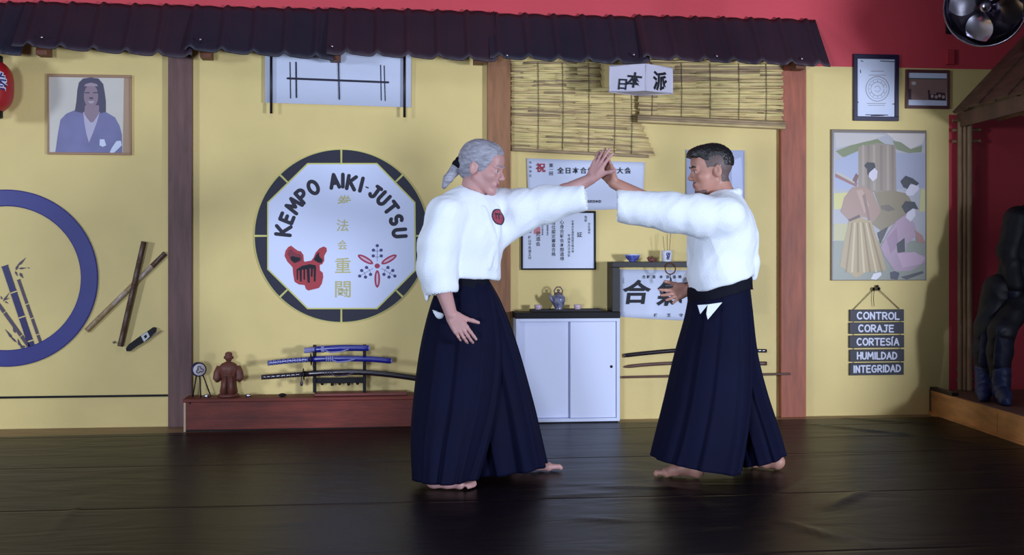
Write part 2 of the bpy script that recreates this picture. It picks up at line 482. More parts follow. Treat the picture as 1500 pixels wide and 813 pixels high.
# ------------------------------------------------------------------ red lantern (cut by the left edge)
Zl = 6.95
lc = C(-17, 127, Zl)
ln = thing('paper_lantern', 'red paper lantern with pale lettering hanging at the left edge under the awning', 'lantern', lc)
M_lred = mat('lantern_red', (170, 24, 32), .45)
prof = []
Hh = .155; R0 = .15
for i in range(61):
    t = -1 + 2 * i / 60
    r = R0 * (1 - .42 * abs(t) ** 3.2) + .0018 * math.cos(i * PI)
    prof.append((r, t * Hh))
shade_mb = MB().lathe(prof, lc, M_lred, 40)
obj('cap', MB().lathe([(.075, .150), (.085, .153), (.085, .195), (.07, .2), (.0, .2)], lc, M_black, 32), ln)
obj('cap', MB().lathe([(.0, -.2), (.07, -.2), (.085, -.195), (.085, -.153), (.075, -.150)], lc, M_black, 32), ln)
obj('cord', MB().tube([lc + Vector((0, 0, .2)), lc + Vector((0, .0, .235))], .004, M_black, 8), ln)
# characters wrapped round the shade
mb = shade_mb
M_lw = mat('lantern_white', (214, 214, 235), .5); M_lb = mat('lantern_blue', (40, 40, 110), .5)
for m_, rr, bo in ((M_lw, .003, .045), (M_lb, .005, .0)):
    t_ = MB(); t_.text('拳', 0, 0, 1, 0, m_, bold=bo, basis=(Vector((0, 0, 0)), Vector((1, 0, 0)), Vector((0, 0, 1)), .15))
    bm = bmesh.new(); vv = [bm.verts.new(v) for v in t_.v]
    for f in t_.f:
        try: bm.faces.new([vv[i] for i in f])
        except ValueError: pass
    bmesh.ops.triangulate(bm, faces=bm.faces[:])
    bmesh.ops.subdivide_edges(bm, edges=[e for e in bm.edges if e.calc_length() > .012], cuts=3)
    for aa in (-.42,):
        bm.verts.index_update()
        vs = []
        for v in bm.verts:
            an = -PI / 2 + .62 + v.co.x / .15
            t = min(1, abs(v.co.z / Hh)); r = R0 * (1 - .42 * t ** 3.2) + rr
            vs.append(lc + Vector((r * math.cos(an), r * math.sin(an), v.co.z)))
        mb.add(vs, [[v.index for v in f.verts] for f in bm.faces], m_)
    bm.free()
obj('shade', mb, ln)
# ------------------------------------------------------------------ portrait photo
def frame_rect(mb, x0, y0, x1, y1, fw, off, dep, m, r=.003):
    """rectangular frame of pixel width fw, front at off, dep deep"""
    for (a, b, c, d) in ((x0, y0, x1, y0 + fw), (x0, y1 - fw, x1, y1), (x0, y0 + fw, x0 + fw, y1 - fw), (x1 - fw, y0 + fw, x1, y1 - fw)):
        p, q = W(a, d, off), W(c, b, off)
        mb.bbox((min(p.x, q.x), -off, min(p.z, q.z)), (max(p.x, q.x), -off + dep, max(p.z, q.z)), m, r)
    return mb
def backing(mb, x0, y0, x1, y1, off, dep, m):
    p, q = W(x0, y1, off), W(x1, y0, off)
    return mb.box((p.x, -off, p.z), (q.x, -off + dep, q.z), m)

fr = thing('portrait_photo', 'framed photo of a long haired person in a dark robe beside the red lantern', 'photo', W(130, 168))
obj('frame', frame_rect(MB(), 69, 110, 192, 226, 2.2, .022, .022, mat('pale_wood_frame', (168, 130, 100), .5)), fr)
mb = MB(); backing(mb, 70.5, 111.5, 190.5, 224.5, .012, .012, mat('photo_ground', (214, 206, 196), .35, var=.06, scale=3))
k = crop(0, 60, 4.514)
mb.poly(k((820, 240), (862, 240), (862, 740), (812, 740)), .0128, mat('photo_tan', (178, 146, 120), .4))
M_robe = mat('photo_robe', (124, 122, 164), .4, var=.12, scale=6); M_hair = mat('photo_hair', (84, 78, 100), .4); M_face = mat('photo_face', (150, 128, 140), .4)
mb.poly(k((365, 742), (385, 600), (400, 520), (440, 480), (500, 455), (560, 430), (650, 430), (700, 470), (760, 505), (790, 560), (806, 620), (808, 742)), .0134, M_robe)
mb.poly(k((495, 465), (505, 400), (512, 320), (522, 275), (550, 248), (600, 242), (650, 248), (682, 285), (692, 340), (700, 400), (700, 470), (650, 480), (560, 480)), .014, M_hair)
mb.poly(k((550, 470), (660, 470), (640, 540), (618, 600), (588, 672), (570, 610), (558, 540)), .0146, mat('photo_vest', (190, 182, 205), .4))
mb.poly(k((562, 425), (655, 425), (655, 480), (618, 535), (600, 540), (575, 510), (556, 480)), .0152, mat('photo_neck', (150, 128, 142), .4))
mb.poly(k(*ellipse(602, 365, 48, 76, 24)), .0158, M_face)
mb.poly(k((556, 300), (648, 300), (640, 285), (600, 275), (566, 285)), .0162, mat('photo_brow', (168, 148, 160), .4))
for q in ((560, 338, 592, 346), (616, 338, 648, 346)): mb.poly(k((q[0], q[1]), (q[2], q[1]), (q[2], q[3]), (q[0], q[3])), .0165, M_hair)
mb.poly(k((592, 372), (614, 372), (616, 385), (590, 385)), .0165, M_hair)
mb.poly(k((580, 398), (626, 398), (612, 412), (594, 412)), .0165, mat('photo_teeth', (186, 168, 182), .4))
mb.poly(k((660, 650), (690, 650), (702, 690), (680, 700), (658, 690)), .0145, M_paper)
mb.poly(k((770, 662), (800, 660), (806, 690), (748, 745), (722, 745), (740, 705)), .0148, M_paper)
obj('picture', mb, fr)
mb = MB()
for x, y in ((103, 112), (158, 112)): pass

# ------------------------------------------------------------------ blue ring with bamboo
rc = (9, 407.5)
rg = thing('ring_wall_decoration', 'big blue ring with a painted bamboo stem inside on the left wall', 'wall decoration', W(rc[0], rc[1]))
mb = MB(); cc = W(rc[0], rc[1], .014); sc = abs(W(rc[0] + 1, 400, .014).x - W(rc[0], 400, .014).x)
Ro, Ri = 135.5 * sc, 110 * sc; n = 120
vs = []
for (r, y) in ((Ri, 0), (Ri, -.012), (Ri + .006, -.016), (Ro - .006, -.016), (Ro, -.012), (Ro, 0)):
    vs += [(cc.x + r * math.cos(2 * PI * i / n), y, cc.z + r * math.sin(2 * PI * i / n)) for i in range(n)]
mb.add(vs, [(j * n + i, j * n + (i + 1) % n, (j + 1) * n + (i + 1) % n, (j + 1) * n + i) for j in range(5) for i in range(n)], M_bluevinyl, False)
obj('ring', mb, rg)
k = crop(0, 260, 2.71)
def stalk(pts, w, joints):
    mb = MB(); P = [Vector((p[0], p[1])) for p in k(*pts)]
    a, b = P[0], P[-1]; d = (b - a); nrm = Vector((-d.y, d.x)).normalized()
    ts = [0] + joints + [1]
    for i in range(len(ts) - 1):
        t0, t1 = ts[i] + (.008 if i else 0), ts[i + 1] - .008
        p, q = a + d * t0, a + d * t1
        h = w / 2
        mb.slab([W(*(p + nrm * h * 1.06), .006), W(*(p + d * .012 + nrm * h * .92), .006), W(*(q - d * .012 + nrm * h * .92), .006), W(*(q + nrm * h * 1.06), .006), W(*(q - nrm * h * 1.06), .006), W(*(q - d * .012 - nrm * h * .92), .006), W(*(p + d * .012 - nrm * h * .92), .006), W(*(p - nrm * h * 1.06), .006)], .006, M_navy2)
    return mb
M_navy2 = mat('bamboo_navy', (50, 44, 96), .35)
M_umber = mat('bamboo_umber', (82, 66, 84), .45)
obj('bamboo_stem', stalk([(18, 350), (132, 690)], 10.2, [.31, .6, .88]), rg)
M_navy2 = M_umber
obj('bamboo_stem', stalk([(73, 405), (163, 662)], 4.6, [.38, .6, .85]), rg)
obj('bamboo_stem', stalk([(-30, 470), (128, 690)], 5.5, [.3, .72]), rg)
mb = MB()
def leaf(a, b, w):
    a = Vector(a); b = Vector(b); d = b - a; q = Vector((-d.y, d.x)).normalized() * w
    pts = [a, a + d * .3 + q, a + d * .6 + q * .7, b, a + d * .6 - q * .5, a + d * .3 - q]
    mb.slab([W(*p, .005) for p in k(*[(v.x, v.y) for v in pts])], .005, M_umber)
for a, b, w in (((62, 368), (75, 340), 5), ((72, 350), (102, 318), 5), ((74, 362), (106, 358), 4), ((78, 378), (92, 400), 6), ((60, 372), (70, 392), 4), ((108, 358), (120, 360), 2),
                ((50, 640), (20, 602), 5), ((60, 618), (50, 585), 5), ((66, 655), (34, 625), 4), ((78, 668), (70, 640), 5), ((90, 680), (76, 655), 5), ((100, 670), (80, 675), 5), ((104, 655), (84, 640), 4),
                ((12, 492), (36, 458), 4), ((16, 486), (38, 478), 3), ((8, 484), (2, 470), 3), ((18, 492), (34, 500), 3), ((40, 452), (62, 446), 2)):
    leaf(a, b, w)
obj('bamboo_leaf', mb, rg)['kind'] = 'stuff'

# ------------------------------------------------------------------ crossed sticks and pouch
def stick(name, label, a, b, w, off0, off1, mats_, nseg, cat='stick', grp=None):
    A, B = W(a[0], a[1], off0), W(b[0], b[1], off1); mb = MB(); d = B - A
    r = w / 2 * (1 / 215.)
    pts = []; rads = []
    for i in range(nseg):
        t0, t1 = i / nseg, (i + 1) / nseg
        mb.tube([A + d * t0, A + d * (t0 + .004), A + d * (t1 - .004), A + d * t1], [r * 1.1, r, r, r * 1.1], mats_[i % len(mats_)], 12)
    o = obj(name, mb, loc=A); tag(o, label, cat, grp); return o
M_bam_d = mat('burnt_bamboo', (92, 66, 52), .4, var=.35, scale=14, stretch=(4, 4, 4))
M_bam_l = mat('light_bamboo', (168, 140, 104), .4, var=.25, scale=14, stretch=(4, 4, 4))
M_bam_s = mat('silver_bamboo', (180, 160, 140), .3, var=.3, scale=20)
stick('wall_stick', 'steep dark bamboo stick crossed over the lighter one beside the left post', (211, 354), (176, 507), 8, .045, .035, [M_bam_d, M_bam_d, M_bam_d, M_bam_d], 5)
stick('wall_stick', 'slanted light bamboo stick lying under the dark one next to the blue ring', (242, 371), (127, 484), 7.5, .015, .015, [M_bam_d, M_bam_s, M_bam_l, M_bam_s, M_bam_l, M_bam_l], 6)
nl = W(168, 501); o = obj('wall_nail', MB().lathe([(.0, .02), (.009, .018), (.009, .012), (.004, .01), (.004, 0)], nl, M_steel, 12, axis=(0, -1, 0)), loc=nl)
tag(o, 'small pale nail in the wall at the foot of the dark bamboo stick', 'nail')
kp = thing('knife_sheath', 'small black curved sheath with a pale band below the crossed sticks', 'sheath', W(206, 498))
k = crop(110, 340, 4.28)
mb = MB(); mb.slab([W(x, y, .03) for x, y in k((318, 728), (322, 748), (340, 748), (385, 716), (430, 690), (468, 664), (504, 622), (506, 600), (488, 597), (452, 622), (412, 648), (368, 680), (338, 702))], .03, M_black)
obj('body', mb, kp)
mb = MB(); mb.slab([W(x, y, .032) for x, y in k((412, 650), (452, 624), (468, 655), (432, 690))], .004, mat('pale_band', (200, 198, 205), .4)); 
mb.slab([W(x, y, .033) for x, y in k((430, 652), (446, 642), (452, 658), (438, 668))], .001, M_black); obj('band', mb, kp)
mb = MB(); mb.slab([W(x, y, .02) for x, y in k((455, 656), (500, 632), (540, 616), (520, 634), (470, 664))], .02, mat('tan_tab', (150, 124, 100), .5)); obj('tab', mb, kp)

# ------------------------------------------------------------------ white hanging scroll with two rods
sg = thing('hanging_banner', 'white horizontal banner with navy line drawing between two dark rods under the awning', 'banner', W(495, 120))
k = crop(350, 60, 4.783)
mb = MB(); NX = 24
pts_t = k((185, 60)); 
a0, a1 = k((183, 40), (1208, 40)); b0, b1 = k((183, 432), (1205, 465))
front = [];
for j in (0, 1):
    for i in range(NX + 1):
        t = i / NX
        x = (a0, b0)[j][0] + ((a1, b1)[j][0] - (a0, b0)[j][0]) * t; y = (a0, b0)[j][1] + ((a1, b1)[j][1] - (a0, b0)[j][1]) * t
        front.append(W(x, y, .030 + .004 * math.sin(t * 9 + j)))
bk = [v + Vector((0, .003, 0)) for v in front]; q = NX + 1
mb.add(front + bk, [(i, q + i, q + i + 1, i + 1) for i in range(NX)] + [(2 * q + i, 2 * q + i + 1, 3 * q + i + 1, 3 * q + i) for i in range(NX)] +
       [(q + i, 3 * q + i, 3 * q + i + 1, q + i + 1) for i in range(NX)] + [(0, 2 * q, 3 * q, q), (q - 1, 2 * q - 1, 4 * q - 1, 3 * q - 1)], M_cloth_w, True)
for st, w in (([(342, 262), (1045, 290)], 3.2), ([(400, 150), (403, 395)], 2.2), ([(358, 150), (362, 400)], 1.5), ([(698, 155), (704, 408)], 1.9), ([(993, 170), (997, 415)], 1.4), ([(1018, 175), (1025, 418)], 1.4)):
    mb.stroke(k(*st), w, .036, M_navy)
obj('cloth', mb, sg)
for x in (226, 1160):
    (t,), (b,) = k((x, 30)), k((x, 508 if x < 500 else 535))
    obj('rod', MB().tube([W(t[0], t[1], .055), W(b[0], b[1], .055)], .009, M_blackwood, 12), sg)

# ------------------------------------------------------------------ round dojo emblem
ec = (500, 345.5); k = crop(360, 205, 2.9036)
em = thing('dojo_emblem', 'large round navy and white octagon emblem with a red fist on the yellow wall', 'emblem', W(*ec))
mb = MB(); R = 128.; gap = 1.1
mb.slab([W(x, y, .012) for x, y in ellipse(ec[0], ec[1], R, R * .995, 96)], .0119, mat('emblem_rim_yellow', (214, 208, 120), .5))
obj('disc', mb, em)
mb = MB()
for i in range(8):
    a0, a1 = i * 45 + .7, i * 45 + 44.3
    outer = ellipse(ec[0], ec[1], R - 1.2, (R - 1.2) * .995, 14, a0, a1)
    inner = ellipse(ec[0], ec[1], 88, 88, 8, a0, a1)[::-1]
    mb.poly(outer + inner, .016, M_navy, .004)
obj('rim', mb, em)
octo = k((97, 268), (265, 104), (556, 104), (716, 268), (718, 552), (556, 714), (265, 714), (97, 548))
octo_o = k((91, 265), (262, 98), (559, 98), (722, 265), (724, 555), (559, 720), (262, 720), (91, 551))
mb = MB(); mb.poly(octo_o, .019, mat('emblem_rim_yellow', (214, 208, 120), .5), .004); mb.poly(octo, .0205, mat('emblem_white', (220, 226, 255), .4), .001)
o_ = .0212
# arched title; letters painted along the arc: (char, crop x, crop y, angle deg)
for ch, x, y, an, h in (('K', 160, 385, -84, 22), ('E', 175, 333, -68, 19), ('M', 205, 280, -56, 20), ('P', 240, 238, -42, 20), ('O', 287, 202, -30, 20),
                        ('A', 377, 175, -8, 20), ('I', 413, 173, 0, 19), ('K', 450, 182, 10, 20), ('I', 492, 190, 14, 20), ('-', 516, 202, 22, 20), ('J', 551, 222, 36, 18), ('U', 585, 250, 44, 19),
                        ('T', 618, 290, 52, 19), ('S', 640, 340, 68, 18), ('U', 654, 396, 86, 19)):
    (p,) = k((x, y)); letter(mb, ch, p[0], p[1], h * .95, 5.5 if ch != '-' else 2, o_, M_navy, math.radians(an), wide=.92)
for ch, x, y, h in (('拳', 420, 268, 21), ('法', 412, 368, 19), ('会', 411, 450, 15), ('重', 413, 540, 25), ('闘', 413, 640, 27)):
    (p,) = k((x, y)); mb.text(ch, p[0], p[1], h, o_, M_gold, bold=.012)
obj('panel', mb, em)
# fist
kf = crop(400, 340, 7.143)
M_fr = mat('fist_red', (178, 44, 58), .5)
mb = MB()
mb.poly(kf((120, 250), (130, 195), (160, 155), (190, 142), (225, 170), (260, 195), (290, 200), (318, 240), (322, 300), (330, 310), (400, 298), (425, 265), (445, 215), (485, 170), (530, 150), (560, 165), (562, 200), (535, 250), (535, 300), (515, 335), (488, 345), (490, 400), (520, 425), (525, 470), (510, 540), (480, 585), (370, 612), (345, 598), (330, 555), (270, 548), (225, 520), (210, 440), (205, 370), (180, 340), (150, 310)), .0222, M_fr, .0012)
mb.poly(kf((150, 230), (165, 190), (190, 175), (215, 205), (250, 225), (285, 228), (305, 262), (300, 300), (225, 330), (190, 300)), .0226, mat('fist_dark_red', (128, 24, 50), .5), .0003)  # darker red area of the printed fist
mb.poly(kf((178, 270), (200, 250), (250, 262), (288, 268), (280, 300), (225, 322), (195, 300)), .0229, M_ink, .0003)
mb.poly(kf((425, 290), (455, 235), (480, 205), (482, 250), (520, 290), (505, 325), (470, 318)), .0229, M_ink, .0003)
mb.poly(kf((245, 390), (300, 355), (380, 335), (440, 345), (450, 360), (445, 520), (425, 512), (425, 385), (418, 382), (412, 470), (395, 465), (395, 380), (382, 380), (385, 530), (360, 528), (352, 390), (335, 390), (335, 500), (318, 495), (318, 395), (300, 395), (300, 520), (282, 515), (275, 400), (262, 400), (262, 500), (248, 495)), .0229, M_ink, .0003)
obj('fist_badge', mb, em)
mb = MB(); M_fl = mat('flower_crimson', (178, 40, 84), .5); M_flb = mat('flower_blue', (70, 60, 130), .5)
fcx, fcy = 1090, 354
mb.poly(kf(*ellipse(fcx, fcy, 28, 26, 16)), o_, M_fl, .0003)
for an in (90, 210, 330):
    c_, s_ = math.cos(math.radians(an)), math.sin(math.radians(an))
    mb.poly(kf(*ellipse(fcx + c_ * 142, fcy + s_ * 136, 92, 30, 24, rot=an)), o_, M_fl, .0003)
    mb.poly(kf(*ellipse(fcx + c_ * 142, fcy + s_ * 136, 66, 11, 24, rot=an)), o_ + .0003, mat('flower_pale', (226, 190, 214), .5), .0002)
for an in (-90, 30, 150):
    c_, s_ = math.cos(math.radians(an)), math.sin(math.radians(an))
    mb.stroke(kf((fcx + c_ * 50, fcy + s_ * 50), (fcx + c_ * 190, fcy + s_ * 190)), .55, o_, M_flb)
    for d, w in ((105, 42), (165, 40)):
        for sg_ in (-1, 1):
            bx, by = fcx + c_ * d - s_ * sg_ * w, fcy + s_ * d + c_ * sg_ * w
            mb.stroke(kf((fcx + c_ * (d - 15), fcy + s_ * (d - 15)), (bx, by)), .5, o_, M_flb)
            mb.poly(kf(*ellipse(bx, by, 18, 17, 12)), o_ + .0004, M_flb, .0003)
    mb.poly(kf(*ellipse(fcx + c_ * 212, fcy + s_ * 212, 18, 17, 12)), o_ + .0004, M_flb, .0003)
obj('flower_badge', mb, em)

# ------------------------------------------------------------------ reed blinds
def blind(label, rows, x0f, x1f, off, strings, seed):
    """rows: list of pixel rows (y); x0f/x1f give pixel ends by row"""
    rnd = random.Random(seed)
    t = thing('reed_blind', label, 'blind', W(x0f(rows[0]), rows[0]), None)
    mb = MB()
    for i, y in enumerate(rows):
        xa, xb = x0f(y), x1f(y)
        m_ = rnd.choices([M_reed1, M_reed2, M_reed3], [5, 4, 3])[0]
        r = (.0068 + rnd.random() * .0026)
        pts = []
        for q in range(9):
            x = xa + (xb - xa) * q / 8
            yy = y[0](x) if callable(y) else y + slope_of(y, label) * (x - x0f(y)) + rnd.uniform(-.5, .5)
            pts.append(W(x, yy, off + rnd.uniform(-.002, .002)))
        pts[0].x -= rnd.random() * .012; pts[-1].x += rnd.random() * .02
        c1, c2 = sorted((rnd.randint(1, 4), rnd.randint(4, 7)))
        for a_, b_ in ((0, c1), (c1, c2), (c2, 8)):          # each reed is pieced from shorter stems
            if b_ <= a_: continue
            m_ = rnd.choices([M_reed1, M_reed2, M_reed3], [5, 4, 2])[0]
            dz = rnd.uniform(-.004, .004); dz2 = rnd.uniform(-.004, .004); q_ = [p + Vector((0, 0, dz + (dz2 - dz) * i_ / 4)) for i_, p in enumerate(pts[a_:b_ + 1])]
            mb.tube(q_, r * rnd.uniform(.8, 1.1), m_, 6)
    o = obj('reeds', mb, t); o['kind'] = 'stuff'
    for sx, ya, yb in strings:
        obj('string', MB().tube([W(sx, ya, off + .013), W(sx + 1, (ya + yb) / 2, off + .014), W(sx, yb, off + .013)], .0022, M_string, 6), t)
    return t
def slope_of(y, label):
    return .0 if y < 130 else (.05 * min(1, (y - 130) / 60))
def l_right(y):
    return 877 if y < 128 else (935 + max(0, (y - 165)) * .40)
rows = [92 + 2.7 * i for i in range(47)]
bl = blind('left straw coloured reed blind hanging low behind the raised hands', rows, lambda y: 750, l_right, .018, [(q, 92, 219 + .05 * (q - 750)) for q in (788, 824, 862)] + [(q, 132, 226) for q in (900, 925)], 3)
pts = [W(x, 219 + .05 * (x - 750), .03) for x in range(750, 960, 10)]
obj('bottom_slat', MB().tube(pts, .012, M_reed3, 8), bl)
rows = [90 + 2.7 * i for i in range(33)]
br = blind('right reed blind with a rolled lower edge above the short haired person', [y for y in rows if y < 176], lambda y: 895 if y < 133 else 937, lambda y: 1144, .060, [(q, 92, 172 + .045 * (q - 937)) for q in (955, 998, 1040, 1082, 1122)], 5)
mb = MB()
for i in range(7):
    an = i * 2 * PI / 7
    mb.tube([W(x, 174 + .046 * (x - 937) + 4.2 * math.sin(an), .072 + .018 * math.cos(an)) for x in (934, 980, 1030, 1080, 1120, 1150)], .011, (M_reed3, M_reed1, M_reed3)[i % 3], 6)
mb.tube([W(x, 174 + .046 * (x - 937), .072) for x in (936, 1040, 1149)], .02, M_reed3, 8)
o = obj('bottom_roll', mb, br); o['kind'] = 'stuff'

# ------------------------------------------------------------------ white box lantern
bx = W(946, 113, .5); ct = Vector((bx.x + .03, -.285, 0))
za, zb = C(946, 132, (bx - CAM).dot(FW)).z, C(946, 94, (bx - CAM).dot(FW)).z
A_ = bx; L_ = W(893, 113, .40); R_ = W(985, 113, .37)
B_ = L_ + R_ - A_
lb = thing('box_lantern', 'white paper box lantern with black characters hanging from the awning', 'lantern', Vector((ct.x, ct.y, za)))
foot = [Vector((p.x, p.y, 0)) for p in (A_, R_, B_, L_)]
mb = MB(); vs = [Vector((p.x, p.y, za)) for p in foot] + [Vector((p.x, p.y, zb)) for p in foot]
M_lant = mat('lantern_paper', (206, 200, 216), .7, var=.04, scale=6)
mb.add(vs, [(0, 1, 5, 4), (1, 2, 6, 5), (2, 3, 7, 6), (3, 0, 4, 7), (3, 2, 1, 0), (4, 5, 6, 7)], M_lant)
shade_mb = mb
mb = MB()
for i in range(4):
    p = Vector((foot[i].x, foot[i].y, 0))
    mb.tube([p + Vector((0, 0, za - .004)), p + Vector((0, 0, zb + .004))], .004, M_lant, 6)
    q = foot[(i + 1) % 4]
    for z in (za, zb): mb.tube([Vector((p.x, p.y, z)), Vector((q.x, q.y, z))], .004, M_lant, 6)
obj('frame', mb, lb)
mb = shade_mb
def face_text(P, Q, items):
    ex = (Q - P); ex.z = 0; L = ex.length; ex.normalize(); nrm = Vector((ex.y, -ex.x, 0))
    for ch, u, v, s_, an in items:
        c = Vector((P.x, P.y, 0)) + ex * (u * L) + nrm * .0045; c.z = za + v * (zb - za)
        mb.text(ch, 0, 0, 0, 0, M_ink, ang=an, bold=.03, basis=(c, ex, UP, s_))
face_text(L_, A_, [('日', .36, .24, .08, -.1), ('本', .68, .36, .105, -.15)])
face_text(A_, R_, [('派', .52, .36, .13, 0)])
obj('shade', mb, lb)
for p in (A_ * .6 + B_ * .4, R_ * .6 + L_ * .4):
    q = Vector((p.x, max(p.y, -.24), zb)); obj('cord', MB().tube([q, q + Vector((0, .02, .045))], .004, mat('lantern_cord', (120, 92, 96), .6), 6), lb)

# ------------------------------------------------------------------ long white banner
k = crop(740, 220, 4.064)
bn = thing('tournament_banner', 'white cloth banner with a red character at its left behind the touching hands', 'banner', W(855, 270))
mb = MB(); NX, NY = 30, 8; cs = k((128, 48), (832, 72), (818, 345), (140, 372))
g = []
for j in range(NY + 1):
    for i in range(NX + 1):
        u, v = i / NX, j / NY
        x = (cs[0][0] * (1 - u) + cs[1][0] * u) * (1 - v) + (cs[3][0] * (1 - u) + cs[2][0] * u) * v
        y = (cs[0][1] * (1 - u) + cs[1][1] * u) * (1 - v) + (cs[3][1] * (1 - u) + cs[2][1] * u) * v
        g.append(W(x, y, .010 + .003 * math.sin(u * 14 + v * 3) * v))
bk = [p + Vector((0, .003, 0)) for p in g]; N1 = len(g)
fs = []
for j in range(NY):
    for i in range(NX):
        q = j * (NX + 1) + i; fs.append((q, q + NX + 1, q + NX + 2, q + 1)); fs.append((N1 + q, N1 + q + 1, N1 + q + NX + 2, N1 + q + NX + 1))
rimi = list(range(NX + 1)) + [j * (NX + 1) + NX for j in range(1, NY + 1)] + [NY * (NX + 1) + i for i in range(NX - 1, -1, -1)] + [j * (NX + 1) for j in range(NY - 1, 0, -1)]
for q in range(len(rimi)): fs.append((rimi[q], rimi[(q + 1) % len(rimi)], N1 + rimi[(q + 1) % len(rimi)], N1 + rimi[q]))
mb.add(g + bk, fs, M_cloth_w, True); o_ = .0155
(p,) = k((212, 108)); mb.text('祝', p[0], p[1], 14, o_, M_redink, bold=.02)
for ch, x in (('全', 330), ('日', 375), ('本', 420), ('合', 466), ('気', 510), ('道', 552), ('演', 595), ('武', 640), ('大', 684), ('会', 730)):
    (p,) = k((x, 124)); mb.text(ch, p[0], p[1], 9.5, o_, M_ink, bold=.02)
for i, ch in enumerate('第一回'):
    (p,) = k((274, 92 + 24 * i)); mb.text(ch, p[0], p[1], 6, o_, M_ink, bold=.01)
for i, ch in enumerate('奉納演武'):
    (p,) = k((150, 75 + 26 * i)); mb.text(ch, p[0], p[1], 4, o_, M_ink)
(p,) = k((510, 306)); mb.text('合気道連盟本部', p[0], p[1], 4.4, o_, M_ink, bold=.01)
obj('cloth', mb, bn)

# ------------------------------------------------------------------ framed certificate
cf = thing('framed_certificate', 'black framed certificate with columns of black script below the white banner', 'certificate', W(818, 352))
obj('frame', frame_rect(MB(), 763.5, 309, 873, 395.5, 2.6, .022, .022, M_black), cf)
mb = MB(); backing(mb, 765, 311, 871, 394, .012, .012, M_paper)
o_ = .0128; k = crop(740, 220, 4.064)
cols = [(480, 400, 2, 4.5, '免状'), (500, 440, 4, 4, '合気道会'), (443, 505, 2, 8, '証'), (402, 425, 12, 3.8, '右者合気道初段認定候也依而'), (380, 510, 7, 4.6, '平成年月日合気'), (338, 430, 9, 6.4, '心身合氣会本部道場'), (288, 435, 8, 6.2, '段位認定審査合格'),
        (252, 440, 6, 3, '本部道場長印'), (196, 500, 3, 7, '武道会'), (148, 465, 2, 5, '理事'), (146, 520, 7, 4.8, '植山守央道主印'), (222, 450, 5, 3, '合気道本部')]
for x, y0, n_, h, s_ in cols:
    for i, ch in enumerate(s_[:n_]):
        (p,) = k((x, y0 + i * h * 4.064 * 1.05)); 
        if p[1] < 391: mb.text(ch, p[0], p[1], h, o_, M_ink, bold=.015)
(p,) = k((190, 478)); mb.poly([(p[0] + dx, p[1] + dy) for dx, dy in ((-5, -5), (5, -5), (5, 5), (-5, 5))], .0125, mat('seal_pink', (206, 130, 140), .6), .0003)
obj('document', mb, cf)

# ------------------------------------------------------------------ pale panel behind the right head
pp = thing('framed_poster', 'pale blue grey poster hanging behind the short haired head', 'poster', W(1048, 260))
obj('frame', frame_rect(MB(), 1005.5, 220, 1091, 318, 1.2, .016, .016, mat('poster_rim', (176, 180, 205), .4)), pp)
mb = MB(); backing(mb, 1006, 221, 1090, 317, .012, .012, mat('poster_blue', (166, 172, 204), .5, var=.12, scale=5))
mb.poly([(1071, 236), (1086, 230), (1089, 314), (1074, 310)], .0128, mat('poster_light', (190, 198, 232), .5))
obj('sheet', mb, pp)

# ------------------------------------------------------------------ right-hand frames
k = crop(1150, 20, 5.081)
f1 = thing('framed_certificate', 'navy framed certificate with a round drawn seal touching the red wall', 'certificate', W(1284, 128))
obj('frame', frame_rect(MB(), 1251, 80, 1317, 176.5, 5.6, .024, .024, mat('frame_navy', (38, 30, 62), .4)), f1)
mb = MB(); backing(mb, 1255, 84, 1314, 173, .012, .012, M_paper); o_ = .0128; M_gray = mat('seal_grey', (150, 146, 150), .6)
cx, cy = k((688, 560))[0]
for r, w in ((17, 1.0), (13.5, .5), (9.5, .7), (4, .6)):
    mb.stroke(ellipse(cx, cy, r, r * 1.06, 40) + [(cx + r, cy)], w, o_, M_gray)
for i in range(12):
    t = i * PI / 6; mb.stroke([(cx + 10 * math.cos(t), cy + 10 * math.sin(t)), (cx + 13 * math.cos(t), cy + 13 * math.sin(t))], .6, o_, M_gray)
mb.poly([(cx - 15, cy - 1.5), (cx + 15, cy - 1.5), (cx + 15, cy + 1.5), (cx - 15, cy + 1.5)], o_ + .0004, M_paper, .0003)
for y, a, b in ((428, 640, 735), (458, 625, 750), (668, 610, 750), (682, 620, 740)): mb.stroke(k((a, y), (b, y)), .8, o_, M_gray)
for a, b in (((710, 352), (815, 358)), ((600, 752), (765, 755)), ((640, 760), (735, 758)), ((565, 350), (580, 356)), ((560, 420), (563, 440)), ((800, 672), (818, 672)), ((540, 655), (545, 662))): mb.stroke(k(a, b), 1.1, o_, M_ink)
obj('document', mb, f1)
f2 = thing('framed_photo', 'small brown framed group photo right of the navy framed certificate', 'photo', W(1359, 131))
obj('frame', frame_rect(MB(), 1327.5, 102.5, 1391.5, 158.5, 3.6, .022, .022, mat('frame_brown', (96, 56, 56), .45)), f2)
mb = MB(); backing(mb, 1330, 105, 1389, 156, .012, .012, M_paper)
mb.poly(k((920, 478), (1205, 482), (1200, 648), (920, 640)), .0128, mat('photo_mauve', (150, 116, 110), .4))
mb.poly(k((920, 478), (1205, 482), (1205, 490), (920, 486)), .0132, mat('photo_green', (70, 96, 90), .4))
mb.poly(k((920, 560), (940, 560), (940, 640), (920, 640)), .0132, mat('photo_dark', (70, 52, 62), .4))
mb.poly(k((1062, 570), (1075, 565), (1080, 600), (1120, 600), (1130, 585), (1190, 590), (1195, 648), (1068, 640)), .0132, MATS['photo_dark'])
for x, y in ((1095, 615), (1125, 620), (1150, 612), (1178, 620)): mb.poly(k(*ellipse(x, y, 11, 13, 12)), .0136, mat('photo_pale', (196, 168, 160), .4), .0003)
mb.poly(k(*ellipse(958, 518, 18, 14, 12)), .0136, mat('photo_spot', (206, 196, 190), .4), .0003)
obj('picture', mb, f2)

